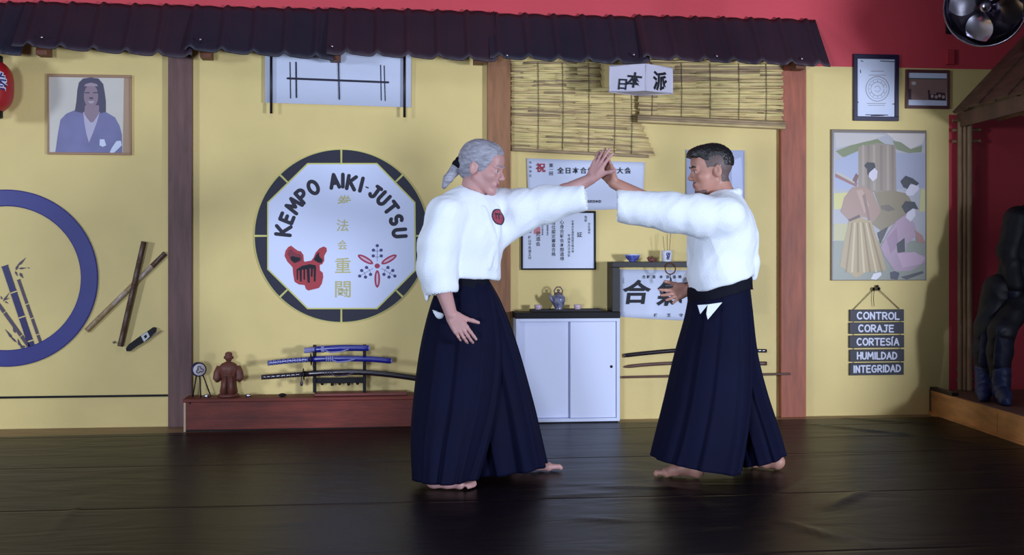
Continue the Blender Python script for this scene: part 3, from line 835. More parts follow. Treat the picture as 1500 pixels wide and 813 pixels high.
# ------------------------------------------------------------------ large picture of robed ladies
pr = thing('wall_print', 'tall colour print of robed ladies with piled black hair above the hanging word boards', 'picture', W(1287, 300))
mb = MB(); p, q = W(1218, 411, .02), W(1357.5, 191, .02)
mb.bbox((p.x, -.02, p.z), (q.x, 0, q.z), mat('print_edge', (120, 104, 92), .4), .003); obj('frame', mb, pr)
k = crop(1210, 180, 3.387); mb = MB()
PN = [0]
def P_(o, rgb, *pts):
    PN[0] += 1
    mb.poly(k(*pts), .0206 + PN[0] * .00009, mat('print_%02x%02x%02x' % rgb, rgb, .4), .00006)
P_(0, (176, 172, 178), (38, 48), (492, 52), (492, 778), (34, 778))
P_(1, (196, 186, 182), (44, 48), (300, 60), (200, 95), (50, 125))
P_(1, (206, 194, 188), (300, 50), (490, 55), (480, 100), (420, 130), (350, 95))
P_(2, (122, 128, 88), (48, 140), (120, 112), (200, 92), (255, 80), (300, 110), (200, 125), (120, 175), (80, 168))
P_(2, (128, 132, 100), (330, 88), (370, 95), (420, 130), (478, 112), (474, 145), (410, 150), (350, 132))
P_(1, (166, 170, 196), (45, 190), (180, 130), (180, 330), (45, 330))
P_(1, (160, 160, 180), (345, 150), (490, 150), (490, 320), (345, 330))
P_(2, (150, 132, 116), (160, 120), (250, 100), (345, 110), (350, 345), (160, 345))
for i, x in enumerate((178, 205, 232, 268, 300, 325)): P_(3, ((168, 150, 134), (136, 118, 104))[i % 2], (x, 110), (x + 12, 110), (x + 14, 335), (x, 335))
P_(3, (206, 196, 120), (38, 350), (110, 345), (120, 420), (40, 430)); P_(3, (200, 192, 128), (470, 330), (492, 330), (492, 440), (462, 440))
P_(3, (188, 178, 130), (38, 500), (110, 500), (100, 590), (38, 580))
P_(3, (140, 142, 128), (36, 585), (492, 585), (492, 778), (34, 778))
P_(4, (150, 96, 92), (46, 255), (62, 245), (158, 300), (150, 318), (46, 268)); P_(5, (188, 178, 168), (50, 238), (150, 290), (140, 300), (50, 252))
P_(4, (140, 122, 92), (240, 345), (330, 335), (400, 350), (430, 400), (380, 470), (280, 540), (225, 500), (270, 430))
P_(5, (110, 92, 76), (270, 410), (310, 405), (345, 430), (310, 440), (275, 428))
P_(5, (166, 130, 112), (130, 320), (190, 310), (235, 350), (272, 440), (235, 495), (200, 470), (150, 462), (110, 480), (72, 440), (90, 370))
P_(6, (186, 150, 132), (150, 335), (180, 330), (215, 410), (190, 450)); P_(6, (142, 108, 98), (180, 360), (195, 350), (220, 480), (210, 490))
P_(6, (92, 62, 58), (110, 480), (165, 455), (172, 470), (118, 492))
P_(5, (176, 150, 106), (112, 492), (172, 468), (225, 490), (262, 600), (300, 730), (200, 740), (150, 770), (70, 710), (85, 610))
for i in range(7): P_(6, (204, 184, 142) if i % 2 else (146, 120, 80), (125 + i * 14, 495), (133 + i * 14, 495), (104 + i * 30, 742), (94 + i * 30, 742))
P_(7, (222, 214, 222), (222, 775), (236, 748), (272, 740), (276, 755), (250, 778))
P_(6, (212, 202, 214), (212, 268), (215, 235), (240, 222), (256, 240), (252, 275), (232, 290)); P_(7, (32, 30, 42), (190, 212), (205, 195), (240, 198), (246, 220), (222, 240), (206, 258), (205, 230))
P_(6, (120, 70, 66), (132, 285), (150, 250), (162, 262), (150, 300))
P_(6, (212, 202, 214), (392, 345), (415, 308), (455, 300), (462, 330), (430, 362), (402, 360)); P_(7, (34, 32, 44), (370, 290), (395, 262), (430, 275), (462, 300), (450, 312), (420, 300), (405, 328), (385, 320))
P_(6, (176, 144, 164), (300, 560), (345, 490), (400, 450), (440, 500), (450, 560), (400, 600), (395, 640), (490, 660), (492, 690), (420, 735), (340, 735), (290, 660), (270, 620))
P_(7, (196, 160, 182), (355, 650), (440, 640), (492, 670), (470, 700), (380, 720)); P_(7, (160, 126, 150), (300, 575), (350, 520), (360, 600), (320, 650))
P_(7, (36, 34, 50), (350, 600), (390, 570), (392, 640), (355, 645)); P_(7, (170, 120, 112), (440, 530), (480, 560), (490, 600), (450, 590))
P_(8, (216, 206, 216), (395, 470), (410, 425), (440, 415), (444, 460), (420, 490)); P_(9, (34, 32, 44), (375, 415), (395, 388), (440, 392), (460, 430), (430, 425), (410, 440), (395, 450))
P_(7, (44, 36, 66), (318, 742), (340, 735), (365, 745), (355, 778), (322, 775)); P_(7, (70, 60, 70), (370, 765), (480, 735), (485, 745), (400, 778))
P_(7, (60, 52, 56), (255, 545), (310, 515), (290, 560), (270, 600))
obj('picture', mb, pr)

# ------------------------------------------------------------------ hanging word boards
k = crop(1190, 400, 3.387)
wb = thing('hanging_word_boards', 'five black boards with white hand lettering hung on a cord below the tall print', 'sign', W(1284, 500))
M_bd = mat('board_black', (26, 22, 44), .5, var=.1); M_wp = mat('white_letters', (226, 226, 246), .5)
mbl = []
for (y0, y1, x0, x1, tx, a, b, sl_) in ((180, 240, 186, 455, 'CONTROL', 215, 438, .01), (244, 302, 184, 455, 'CORAJE', 222, 410, .01), (308, 372, 184, 456, 'CORTESÍA', 214, 436, -.0), (378, 440, 186, 456, 'HUMILDAD', 216, 426, .0), (444, 508, 186, 454, 'INTEGRIDAD', 198, 444, -.02)):
    p, q = k((x0, y1), (x1, y0)); P, Q = W(p[0], p[1], .02), W(q[0], q[1], .02)
    mb = MB().bbox((P.x, -.02, P.z), (Q.x, -.004, Q.z), M_bd, .003); (l0,), (l1,) = k((a + 8, (y0 + y1) / 2)), k((b - 8, 0))
    word(mb, tx, l0[0], l1[0], l0[1] + .3, 9.4, 2.1, .0212, M_wp, sl_)
    obj('board', mb, wb)
    for xx in (205, 437):
        (t,) = k((xx, y1 - 2)); mbl.append((t[0], t[1]))
for x, y in mbl[:-2]:
    obj('link_cord', MB().tube([W(x, y - 1, .012), W(x, y + 4, .012)], .0025, M_string, 6), wb)
mb = MB()
n1, n2, n3 = k((316, 68), (203, 182), (432, 178))
mb.tube([W(n2[0], n2[1], .012), W(n1[0], n1[1], .02)], .0025, M_string, 6); mb.tube([W(n3[0], n3[1], .012), W(n1[0], n1[1], .02)], .0025, M_string, 6)
mb.tube([W(q[0], q[1], .022) for q in k((316, 68), (305, 95), (303, 130), (306, 165))], .0025, M_string, 6)
obj('cord', mb, wb)
for q in ((305, 80), (328, 78)):
    (p,) = k(q); mb = MB(); c = W(p[0], p[1], .022)
    mb.lathe([(.012 + .003 * math.cos(t * PI / 4), .003 * math.sin(t * PI / 4)) for t in range(9)], c, M_string, 16, axis=(0, -1, 0)); obj('bow', mb, wb)
(p,) = k((316, 64)); c = W(p[0], p[1]); obj('hook', MB().lathe([(.0, .03), (.008, .028), (.008, .02), (.004, .018), (.004, 0)], c, M_darkmetal, 10, axis=(0, -1, 0)), wb)
# ------------------------------------------------------------------ long red bench
OB = .25
bl_, br_ = W(269, 600, OB).x, W(737, 600, OB).x
zb_ = W(400, 583, OB).z
bench = thing('wooden_bench', 'long low red wooden bench against the wall carrying the sword stand', 'bench', (bl_, -OB, ZF))
obj('top_board', MB().bbox((bl_ - .006, -OB - .006, zb_ - .022), (br_, -.056, zb_), M_bench, .004), bench)
obj('front_panel', MB().bbox((bl_ + .012, -OB, ZF + .012), (br_, -OB + .02, zb_ - .022), M_bench, .003), bench)
obj('end_board', MB().bbox((bl_, -OB - .002, ZF), (bl_ + .014, -.056, zb_ - .022), M_benchend, .002), bench)
obj('end_board', MB().bbox((br_ - .014, -OB + .021, ZF), (br_, -.056, zb_ - .022), M_bench, .002), bench)
obj('kick_board', MB().bbox((bl_ + .014, -OB + .006, ZF), (br_ - .02, -OB + .018, ZF + .012), M_black, .002), bench)
c = W(278, 590, OB + .001); obj('corner_screw', MB().lathe([(.0, .004), (.007, .003), (.008, 0)], c, M_black, 12, axis=(0, -1, 0)), bench)
zt = zb_

def on_bench(px, off): return Vector((W(px, 575, off).x, -off, zt))
# toy drum on a tripod
b = on_bench(291, .17); hz = W(291, 541, .17).z
td = thing('toy_drum', 'tiny round drum with a pale face on thin legs at the left bench end', 'drum', b)
obj('drum_shell', MB().lathe([(.040, -.03), (.046, -.028), (.048, 0), (.046, .028), (.040, .03)], Vector((b.x, b.y, hz)), mat('drum_blue', (34, 32, 74), .4), 28, axis=(.35, -1, 0)), td)
dn = Vector((.35, -1, 0)).normalized()
dc = Vector((b.x, b.y, hz))
obj('drum_head', MB().lathe([(.0, .033), (.036, .033), (.041, .029)], dc, mat('drum_skin', (216, 204, 208), .5), 28, axis=dn), td)
mb = MB()
for i in range(3):
    a0 = i * 120 + 20; pts = []
    for t in range(9):
        an = math.radians(a0 + t * 14); r = .008 + .016 * math.sin(t / 8 * PI)
        u = dn.cross(UP).normalized()
        pts.append(dc + dn * .0345 + u * (r * math.cos(an)) + UP * (r * math.sin(an)))
    mb.tube(pts, .0042, mat('drum_mark', (120, 110, 130), .5), 6)
obj('drum_mark', mb, td)
for dx, dy in ((-.038, .0), (.02, -.035), (.075, .02)):
    obj('leg', MB().tube([dc + Vector((dx * .35, 0, -.035)), b + Vector((dx, dy, .003))], .0045, M_blackwood, 8), td)
# carved robed statue
b = on_bench(335, .14); Hs = W(335, 517, .14).z - zt; M_st = mat('statue_wood', (112, 62, 50), .5, var=.25, scale=20, bump=.2)
st = thing('carved_statue', 'small brown wooden statue of a robed standing figure on the bench', 'statue', b)
mb = MB(); u = Hs / .27
mb.lathe([(.0, 0), (.062, 0), (.066, .006), (.06, .016), (.05, .02), (.0, .02)], b, M_st, 24)
obj('base', mb, st)
mb = MB()
nr = 40; prof = [(.047, .018), (.05, .03), (.044, .07), (.042, .11), (.048, .14), (.058, .165), (.056, .185), (.04, .205), (.02, .215), (.0, .218)]
vs = []; fs = []
for (r, h) in prof:
    for i in range(nr):
        an = 2 * PI * i / nr; fold = 1 + (.07 * math.cos(an * 9) if h < .15 else .02)
        vs.append(b + Vector((r * fold * math.cos(an), r * .72 * fold * math.sin(an), h)) * 1.0)
for j in range(len(prof) - 1):
    for i in range(nr): fs.append((j * nr + i, j * nr + (i + 1) % nr, (j + 1) * nr + (i + 1) % nr, (j + 1) * nr + i))
mb.add(vs, fs, M_st, True)
for sgn in (-1, 1):
    mb.tube([b + Vector((sgn * .05, 0, .185)), b + Vector((sgn * .064, -.008, .15)), b + Vector((sgn * .066, -.014, .115)), b + Vector((sgn * .055, -.022, .1))], [.02, .022, .024, .018], M_st, 12)
    mb.tube([b + Vector((sgn * .016, -.03, .13)), b + Vector((sgn * .02, -.036, .07)), b + Vector((sgn * .022, -.036, .02))], [.012, .016, .02], M_st, 10)
obj('robe', mb, st)
mb = MB(); mb.ball(b + Vector((0, -.004, .243)), (.023, .025, .028), M_st); mb.ball(b + Vector((0, .0, .262)), (.022, .022, .016), M_st)
mb.ball(b + Vector((0, -.028, .24)), (.005, .006, .008), M_st); mb.ball(b + Vector((-.024, 0, .242)), (.005, .006, .01), M_st); mb.ball(b + Vector((.024, 0, .242)), (.005, .006, .01), M_st)
mb.tube([b + Vector((0, 0, .21)), b + Vector((0, 0, .225))], .014, M_st); obj('head', mb, st)
for ob_ in st.children:
    for v in ob_.data.vertices: v.co.z *= u; v.co.x *= 1.12 if u > 1 else 1
# tealights
for px, lab in ((303, 'silver tealight cup between the tiny drum and the carved statue'), (364, 'silver tealight cup to the right of the carved statue')):
    b = on_bench(px, .17); t = thing('tealight', lab, 'candle', b, None)
    obj('cup', MB().lathe([(.0, 0), (.018, 0), (.0195, .002), (.0205, .017), (.0195, .0175), (.0185, .012), (.0, .012)], b, M_chrome, 24), t)
    obj('wax', MB().lathe([(.0, .0145), (.0184, .0138), (.0184, .0125)], b, M_white, 24), t)
# small black pebbles
for px, off, w_, lab in ((414, .19, .026, 'small flat black stone on the bench left of the sword stand'), (543, .17, .014, 'tiny black bead just right of the sword stand post'), (557, .17, .019, 'second black bead right of the sword stand post')):
    b = on_bench(px, off); mb = MB(); mb.ball(b + Vector((0, 0, w_ * .45)), (w_, w_ * .8, w_ * .45), M_black, n=14)
    for i, v in enumerate(mb.v): mb.v[i] = tuple(Vector(v) + Vector((noise.noise(Vector(v) * 60) * .002, 0, noise.noise(Vector(v) * 40) * .001)))
    tag(obj('stone', mb, loc=b), lab, 'stone')

# sword stand
ss = thing('sword_stand', 'black wooden tiered stand holding three sheathed swords on the bench', 'sword stand', on_bench(498, .13))
mb = MB(); p, q = on_bench(462, .2), on_bench(600, .07); mb.bbox((p.x - .01, -.2, zt), (W(596, 560, .13).x, -.07, zt + .018), mat('stand_base_red', (112, 44, 40), .45, var=.2), .004); obj('base', mb, ss)
zz = lambda y, off=.14: W(498, y, off).z
for px in (461, 534):
    x = W(px, 540, .13).x; mb = MB()
    zt2 = zz(505)
    mb.bbox((x - .011, -.145, zt + .018), (x + .011, -.115, zt2), M_black, .003)
    for y in (514.5, 531, 553):                      # forked arms under each sword
        z = zz(y) - .004
        mb.bbox((x - .009, -.195, z - .022), (x + .009, -.14, z - .010), M_black, .003)
        mb.bbox((x - .009, -.200, z - .022), (x + .009, -.189, z + .010), M_black, .003)
    obj('post', mb, ss)
mb = MB(); xa, xb = W(461, 540, .13).x, W(534, 540, .13).x
mb.bbox((xa, -.14, zz(560) - .006), (xb, -.12, zz(553) - .002), M_black, .003); obj('crossbar', mb, ss)
mb = MB()
for i, t in enumerate((.15, .35, .5, .68, .86)):
    x = xa + (xb - xa) * t; obj('knob', MB().ball(Vector((x, -.13, zz(561.5 + (i % 2)))), (.012, .012, .014), M_black, n=10), ss)

def katana(label, pts, w, m_saya, m_tsuka, m_fit, off=.168, split=.27, guard=True, tip=None):
    """pts: pixel polyline handle end -> scabbard end"""
    P = [W(x, y, off) for x, y in pts]
    # resample with Catmull smoothing
    def ev(t):
        n = len(P) - 1; i = min(int(t * n), n - 1); u = t * n - i
        p0, p1, p2, p3 = P[max(i - 1, 0)], P[i], P[i + 1], P[min(i + 2, n)]
        return .5 * ((2 * p1) + (p2 - p0) * u + (2 * p0 - 5 * p1 + 4 * p2 - p3) * u * u + (3 * p1 - p0 - 3 * p2 + p3) * u ** 3)
    s = thing('sheathed_sword', label, 'sword', P[0], None)
    r = w / 2 / 214.
    obj('scabbard', MB().tube([ev(split + (1 - split) * i / 24) for i in range(25)], [r] * 23 + [r * .92, r * .8], m_saya, 12, flat=.62, up=(0, 0, 1)), s)
    mb = MB()
    hp = [ev(split * i / 12) for i in range(13)]
    mb.tube(hp, [r * .86] * 13, m_tsuka, 12, flat=.7, up=(0, 0, 1))
    hd = obj('handle', mb, s)
    mb = MB()
    for i in range(9):                                # crossed wrap
        for sg_ in (-1, 1):
            a, b_ = ev(split * (i + .15) / 9.4), ev(split * (i + 1.0) / 9.4)
            d = Vector((0, -r * .66, 0))
            mb.tube([a + d + Vector((0, 0, sg_ * r * .75)), (a + b_) / 2 + d * 1.15, b_ + d + Vector((0, 0, -sg_ * r * .75))], r * .16, m_fit, 6)
    obj('handle_wrap', mb, hd)
    if guard:
        d = (ev(split + .01) - ev(split - .01)).normalized()
        obj('guard', MB().lathe([(.0, -.003), (r * 2.0, -.003), (r * 2.15, 0), (r * 2.0, .003), (.0, .003)], ev(split), M_darkmetal, 20, axis=d), s)
    obj('end_cap', MB().tube([ev(.985), ev(1.0), ev(1.0) + (ev(1.0) - ev(.985)) * .4], [r * .95, r * .9, r * .6], m_fit, 12, flat=.7, up=(0, 0, 1)), s)
    return s, ev, r
M_sb = mat('scabbard_blue', (36, 36, 128), .25, var=.1, coat=.5); M_sbl = mat('wrap_pale_blue', (138, 136, 190), .5)
M_sd = mat('scabbard_black', (34, 22, 30), .25, coat=.5); M_swd = mat('wrap_dark', (70, 56, 72), .5)
k = crop(375, 490, 6.383)
s1, ev1, r1 = katana('shortest blue sheathed sword on the top tier of the stand', k((455, 150), (600, 138), (800, 126), (1060, 128)), 9, M_sb, M_sb, M_sbl, split=.24, guard=False)
s2, ev2, r2 = katana('longer blue sheathed sword on the middle tier of the stand', k((110, 268), (330, 245), (600, 228), (900, 225), (1100, 232), (1270, 248)), 8.4, M_sb, M_sb, M_sbl, split=.34)
s3, ev3, r3 = katana('long black sheathed sword on the lowest tier of the stand', k((52, 400), (350, 378), (650, 358), (950, 352), (1200, 370), (1420, 398), (1560, 420)), 8.2, M_sd, M_sd, M_swd, split=.22)
for s_, ev_, r_, t0 in ((s1, ev1, r1, .36), (s2, ev2, r2, .44), (s3, ev3, r3, .33)):
    mb = MB()
    for i in range(4):
        c = ev_(t0 + i * .012); d = (ev_(t0 + .02) - ev_(t0)).normalized()
        mb.lathe([(r_ * 1.0, -.004), (r_ * 1.25, 0), (r_ * 1.0, .004)], c, M_sbl if s_ is not s3 else M_swd, 12, axis=d)
    a = ev_(t0 + .02); mb.tube([a + Vector((0, -.008, 0)), a + Vector((.05, -.014, -.022)), a + Vector((.12, -.014, -.016)), a + Vector((.17, -.01, .0))], .0045, M_sbl if s_ is not s3 else M_swd, 8)
    obj('cord', mb, s_)
# tassel cord of the black sword
c = ev3(.21)
obj('tassel', MB().tube([c + Vector((0, -.012, 0)), c + Vector((.0, -.016, -.04)), c + Vector((0, -.016, -.055)), c + Vector((0, -.016, -.075))], [.003, .004, .011, .008], M_swd, 8), s3)
mb = MB()
for (px0, py0, px1, py1) in ((425, 553, 421, 576), (447, 555, 444, 576)):
    pass

# ------------------------------------------------------------------ white sliding-door cabinet
OC = .21
c0, c1 = W(756, 540, OC).x, W(908, 540, OC).x
zc = W(830, 466.5, OC).z; zc2 = W(830, 457.5, OC).z
cb = thing('cabinet', 'low white cabinet with two sliding doors and a black top between the two people', 'cabinet', ((c0 + c1) / 2, -OC / 2, ZF))
mb = MB()
mb.bbox((c0, -OC, ZF + .02), (c0 + .022, -.0005, zc), M_white, .002); mb.bbox((c1 - .022, -OC, ZF + .02), (c1, -.0005, zc), M_white, .002)
mb.bbox((c0 + .022, -OC, ZF + .02), (c1 - .022, -.0005, ZF + .042), M_white, .002); mb.bbox((c0 + .022, -OC, zc - .022), (c1 - .022, -.0005, zc), M_white, .002)
mb.box((c0 + .022, -.012, ZF + .04), (c1 - .022, -.0006, zc - .02), M_white)
obj('body', mb, cb)
obj('plinth', MB().bbox((c0 + .01, -OC + .02, ZF), (c1 - .01, -.001, ZF + .02), M_black, .002), cb)
xm = W(836, 540, OC).x
mb = MB(); mb.bbox((c0 + .024, -OC + .034, ZF + .044), (xm + .03, -OC + .048, zc - .024), M_white, .002); obj('door', mb, cb)
d2 = obj('door', MB().bbox((xm, -OC + .012, ZF + .044), (c1 - .024, -OC + .026, zc - .024), M_white, .002), cb)
c = W(895.5, 537, OC - .012); obj('finger_pull', MB().lathe([(.0, .003), (.008, .003), (.010, .001), (.010, 0)], c, M_black, 16, axis=(0, -1, 0)), d2)
obj('top', MB().bbox((c0 - .004, -OC - .006, zc), (c1 + .002, -.0005, zc2), M_black, .003), cb)
# tray, teapot, cups
ct_ = lambda px, off=.11: Vector((W(px, 455, off).x, -off, zc2))
p, q = ct_(777), ct_(880)
tray = obj('serving_tray', MB().bbox((p.x, -.17, zc2), (q.x, -.05, zc2 + .010), M_blackwood, .004), loc=((p.x + q.x) / 2, -.11, zc2))
mbt = MB(); 
for (lo, hi) in (((p.x, -.17, zc2 + .008), (q.x, -.162, zc2 + .018)), ((p.x, -.058, zc2 + .008), (q.x, -.05, zc2 + .018)), ((p.x, -.162, zc2 + .008), (p.x + .008, -.058, zc2 + .018)), ((q.x - .008, -.162, zc2 + .008), (q.x, -.058, zc2 + .018))):
    mbt.bbox(lo, hi, M_blackwood, .002)
obj('rim', mbt, tray)
tag(tray, 'flat dark tray on the black cabinet top under the teapot and two cups', 'tray')
ztr = zc2 + .010
M_cera = mat('ceramic_grey_blue', (150, 150, 172), .25, var=.3, scale=30, rgb2=(64, 66, 110)); M_cer_p = mat('ceramic_pink', (206, 180, 196), .3, var=.1, scale=30)
b = Vector((ct_(818).x, -.11, ztr)); vz = thing('tea_pot', 'small blue and white ceramic tea pot between two pink cups on the tray', 'teapot', b)
obj('body', MB().lathe([(.0, 0), (.026, 0), (.028, .006), (.024, .012), (.04, .04), (.049, .07), (.046, .09), (.034, .102), (.028, .106), (.028, .110), (.0, .112)], b, M_cera, 28), vz)
obj('lid', MB().lathe([(.031, .106), (.032, .110), (.022, .12), (.008, .124), (.007, .13), (.012, .136), (.008, .143), (.0, .144)], b, mat('lid_brown', (110, 92, 92), .35), 24), vz)
obj('spout', MB().tube([b + Vector((-.035, -.012, .06)), b + Vector((-.056, -.016, .08)), b + Vector((-.062, -.018, .108))], [.015, .010, .008], M_cera, 12), vz)
obj('handle', MB().tube([b + Vector((-.022, 0, .104)), b + Vector((-.03, 0, .135)), b + Vector((-.012, 0, .158)), b + Vector((.012, 0, .158)), b + Vector((.03, 0, .135)), b + Vector((.022, 0, .104))], .0045, mat('lid_brown', (110, 92, 92), .35), 8), vz)
for px, lab in ((788, 'pale pink tea cup on the left end of the tray'), (846, 'pale pink tea cup on the right side of the tray')):
    b = Vector((ct_(px).x, -.115, ztr)); t = thing('tea_cup', lab, 'cup', b, None)
    obj('bowl', MB().lathe([(.0, .004), (.014, .004), (.015, 0), (.018, 0), (.018, .005), (.024, .014), (.027, .036), (.026, .037), (.0245, .034), (.021, .016), (.0, .01)], b, M_cer_p, 24), t)

# ------------------------------------------------------------------ black wall shelf
OS = .19
x0s, x1s = W(897, 420, OS).x, W(1083, 420, OS).x
za_, zb2 = W(950, 391.5, OS).z, W(950, 383.5, OS).z
sh = thing('wall_shelf', 'black open shelf standing on the cabinet end above the white calligraphy sheet', 'shelf', ((x0s + x1s) / 2, 0, za_))
obj('board', MB().bbox((x0s, -OS, za_), (x1s, -.0005, zb2), M_blackwood, .003), sh)
obj('side_board', MB().bbox((x0s, -OS, zc2 + .0005), (W(908, 420, OS).x, -.0005, za_), M_blackwood, .003), sh)
obj('side_board', MB().bbox((x1s - .05, -OS, zc2), (x1s, -.0005, za_), M_blackwood, .003), sh)
so = lambda px, off=.11: Vector((W(px, 385, off).x, -off, zb2))
b = so(926.5, .12); M_bb = mat('bowl_blue', (48, 54, 150), .2, var=.3, scale=40, rgb2=(120, 130, 200))
bw = thing('rice_bowl', 'small blue bowl with a pale rim on the black shelf', 'bowl', b)
obj('bowl', MB().lathe([(.0, .004), (.018, .004), (.019, 0), (.024, 0), (.024, .006), (.038, .016), (.05, .036), (.0525, .046), (.0505, .046), (.036, .02), (.0, .012)], b, M_bb, 32), bw)
obj('rim', MB().lathe([(.0495, .045), (.0525, .045), (.0535, .049), (.0515, .052), (.0495, .049), (.0495, .045)], b, M_white, 32), bw)
b = so(954, .13); fg = thing('small_figurine', 'little reddish brown figurine between the blue bowl and the white cup', 'figurine', b)
M_rb = mat('red_brown_clay', (120, 62, 62), .5, var=.3, scale=30)
mb = MB(); mb.ball(b + Vector((0, 0, .014)), (.026, .018, .014), M_rb, n=14); mb.ball(b + Vector((-.018, -.006, .024)), (.012, .011, .012), M_rb, n=12); mb.ball(b + Vector((-.028, -.008, .024)), (.006, .005, .005), M_rb, n=8)
for dx in (-.014, .012): mb.tube([b + Vector((dx, -.012, .01)), b + Vector((dx, -.014, .001))], .005, M_rb, 8)
mb.tube([b + Vector((.022, 0, .016)), b + Vector((.034, 0, .026))], [.005, .002], M_rb, 8); obj('body', mb, fg)
b = so(976.5, .12); M_cw = mat('cup_white', (226, 226, 236), .25)
wc = thing('incense_cup', 'white cup with a blue mark holding thin incense sticks on the black shelf', 'cup', b)
obj('cup', MB().lathe([(.0, .004), (.026, .004), (.027, 0), (.031, .0), (.033, .004), (.037, .05), (.038, .078), (.036, .078), (.0345, .074), (.031, .008), (.0, .007)], b, M_cw, 32), wc)
mb = MB()
for aa, z, w_ in ((-.1, .052, .010), (.1, .04, .012), (.0, .026, .011), (.22, .055, .007)):
    pts = []
    for t in range(7):
        an = -PI / 2 + aa + .35 * math.cos(t * 1.05) * .5; pts.append(b + Vector((.0375 * math.cos(an), .0375 * math.sin(an), z + w_ * math.sin(t * 1.05))))
    mb.tube(pts, .0035, mat('cup_blue', (50, 50, 120), .4), 6)
obj('blue_mark', mb, wc)
for dx, dy, hx in ((-.008, 0, -.03), (.006, .006, .0), (.012, -.004, .028)):
    obj('incense_stick', MB().tube([b + Vector((dx, dy, .01)), b + Vector((dx + hx * .6, dy, .185 + .01 * dx / .01))], .0016, M_string, 6), wc)
# prayer beads
c = Vector((W(982, 391, OS + .008).x, -OS - .0065, 0))
bd = thing('prayer_beads', 'dark string of beads with a tassel hanging from the shelf edge under the cup', 'beads', (c.x, c.y, za_)); mb = MB()
for i in range(26):
    t = 2 * PI * i / 26; z = W(982, 391, OS).z + .038 * math.sin(t) - .012
    y = c.y if z < zb2 + .006 else min(-OS + .02, c.y + (z - zb2 - .006) * 2)
    mb.ball(Vector((c.x + .036 * math.cos(t), y, z)), .0056, M_bracket, n=8)
obj('bead_string', mb, bd)
zt_ = W(982, 391, OS).z - .05
obj('tassel', MB().tube([Vector((c.x, c.y, zt_)), Vector((c.x, c.y, zt_ - .02)), Vector((c.x + .002, c.y, zt_ - .028)), Vector((c.x + .006, c.y, zt_ - .06))], [.002, .003, .006, .008], M_navy, 8), bd)

# white sheet with two big characters
k = crop(860, 350, 6.256)
hs = thing('calligraphy_banner', 'white cloth sheet with two big black brush characters under the black shelf', 'banner', W(975, 432))
mb = MB(); NX, NY = 24, 8
cs = [(907.5, 394.5), (1066, 397), (1065, 471), (908, 464)]
g = []
for j in range(NY + 1):
    for i in range(NX + 1):
        u, v = i / NX, j / NY
        x = (cs[0][0] * (1 - u) + cs[1][0] * u) * (1 - v) + (cs[3][0] * (1 - u) + cs[2][0] * u) * v
        y = (cs[0][1] * (1 - u) + cs[1][1] * u) * (1 - v) + (cs[3][1] * (1 - u) + cs[2][1] * u) * v + 1.5 * math.sin(u * PI) * v
        g.append(W(x, y, .010 + .003 * math.sin(u * 11) * v))
bk = [p + Vector((0, .003, 0)) for p in g]; N1 = len(g); fs = []
for j in range(NY):
    for i in range(NX):
        q = j * (NX + 1) + i; fs.append((q, q + NX + 1, q + NX + 2, q + 1)); fs.append((N1 + q, N1 + q + 1, N1 + q + NX + 2, N1 + q + NX + 1))
rimi = list(range(NX + 1)) + [j * (NX + 1) + NX for j in range(1, NY + 1)] + [NY * (NX + 1) + i for i in range(NX - 1, -1, -1)] + [j * (NX + 1) for j in range(NY - 1, 0, -1)]
for q in range(len(rimi)): fs.append((rimi[q], rimi[(q + 1) % len(rimi)], N1 + rimi[(q + 1) % len(rimi)], N1 + rimi[q]))
mb.add(g + bk, fs, M_cloth_w, True); o_ = .0155
(p,) = k((442, 505)); mb.text('合', p[0], p[1], 36, o_, M_ink, bold=.028, wide=1.12, shear=.12)
(p,) = k((752, 515)); mb.text('氣', p[0], p[1], 38, o_, M_ink, bold=.028, wide=1.0, shear=.1)
for ch, x in zip('合氣道本部道場', (522, 562, 612, 680, 740, 800, 850)):
    (p,) = k((x, 350)); mb.text(ch, p[0], p[1], 5, o_, M_ink, bold=.02)
for ch, x in zip('植芝守', (630, 750, 862)):
    (p,) = k((x, 702)); mb.text(ch, p[0], p[1], 5.4, o_, M_ink, bold=.02)
for i, ch in enumerate('合気道'):
    (p,) = k((336, 365 + i * 18)); mb.text(ch, p[0], p[1], 2.8, o_, mat('seal_grey', (150, 146, 150), .6))
obj('cloth', mb, hs)

# ------------------------------------------------------------------ wooden weapons on the wall behind the right person
M_wd = mat('oak_dark', (96, 66, 56), .45, var=.25, scale=10, stretch=(1, 6, 6))
s4, ev4, r4 = katana('black sheathed sword on the wall behind the right person, above two wooden weapons', [(1123, 514), (1060, 512.5), (1000, 513), (950, 517), (914, 521)], 6.4, M_sd, M_sd, M_swd, off=.014, split=.26)
mb = MB(); pts = [W(x, y, .0125) for x, y in ((1123, 532.5), (1060, 531), (1000, 531.5), (950, 534), (914, 537.5))]
bo = thing('wooden_sword', 'brown curved wooden practice sword on the wall below the black sword', 'sword', pts[0])
n = 24
def cat(P, t):
    n_ = len(P) - 1; i = min(int(t * n_), n_ - 1); u = t * n_ - i
    p0, p1, p2, p3 = P[max(i - 1, 0)], P[i], P[i + 1], P[min(i + 2, n_)]
    return .5 * ((2 * p1) + (p2 - p0) * u + (2 * p0 - 5 * p1 + 4 * p2 - p3) * u * u + (3 * p1 - p0 - 3 * p2 + p3) * u ** 3)
obj('blade', MB().tube([cat(pts, .26 + .74 * i / n) for i in range(n + 1)], [.0125] * (n - 2) + [.011, .008, .002], M_wd, 10, flat=.65, up=(0, 0, 1)), bo)
obj('handle', MB().tube([cat(pts, .26 * i / 8) for i in range(9)], .0145, M_wd, 12, flat=.75, up=(0, 0, 1)), bo)
mb = MB(); a, b = W(911, 552.5, .062), W(1158, 547.5, .062)
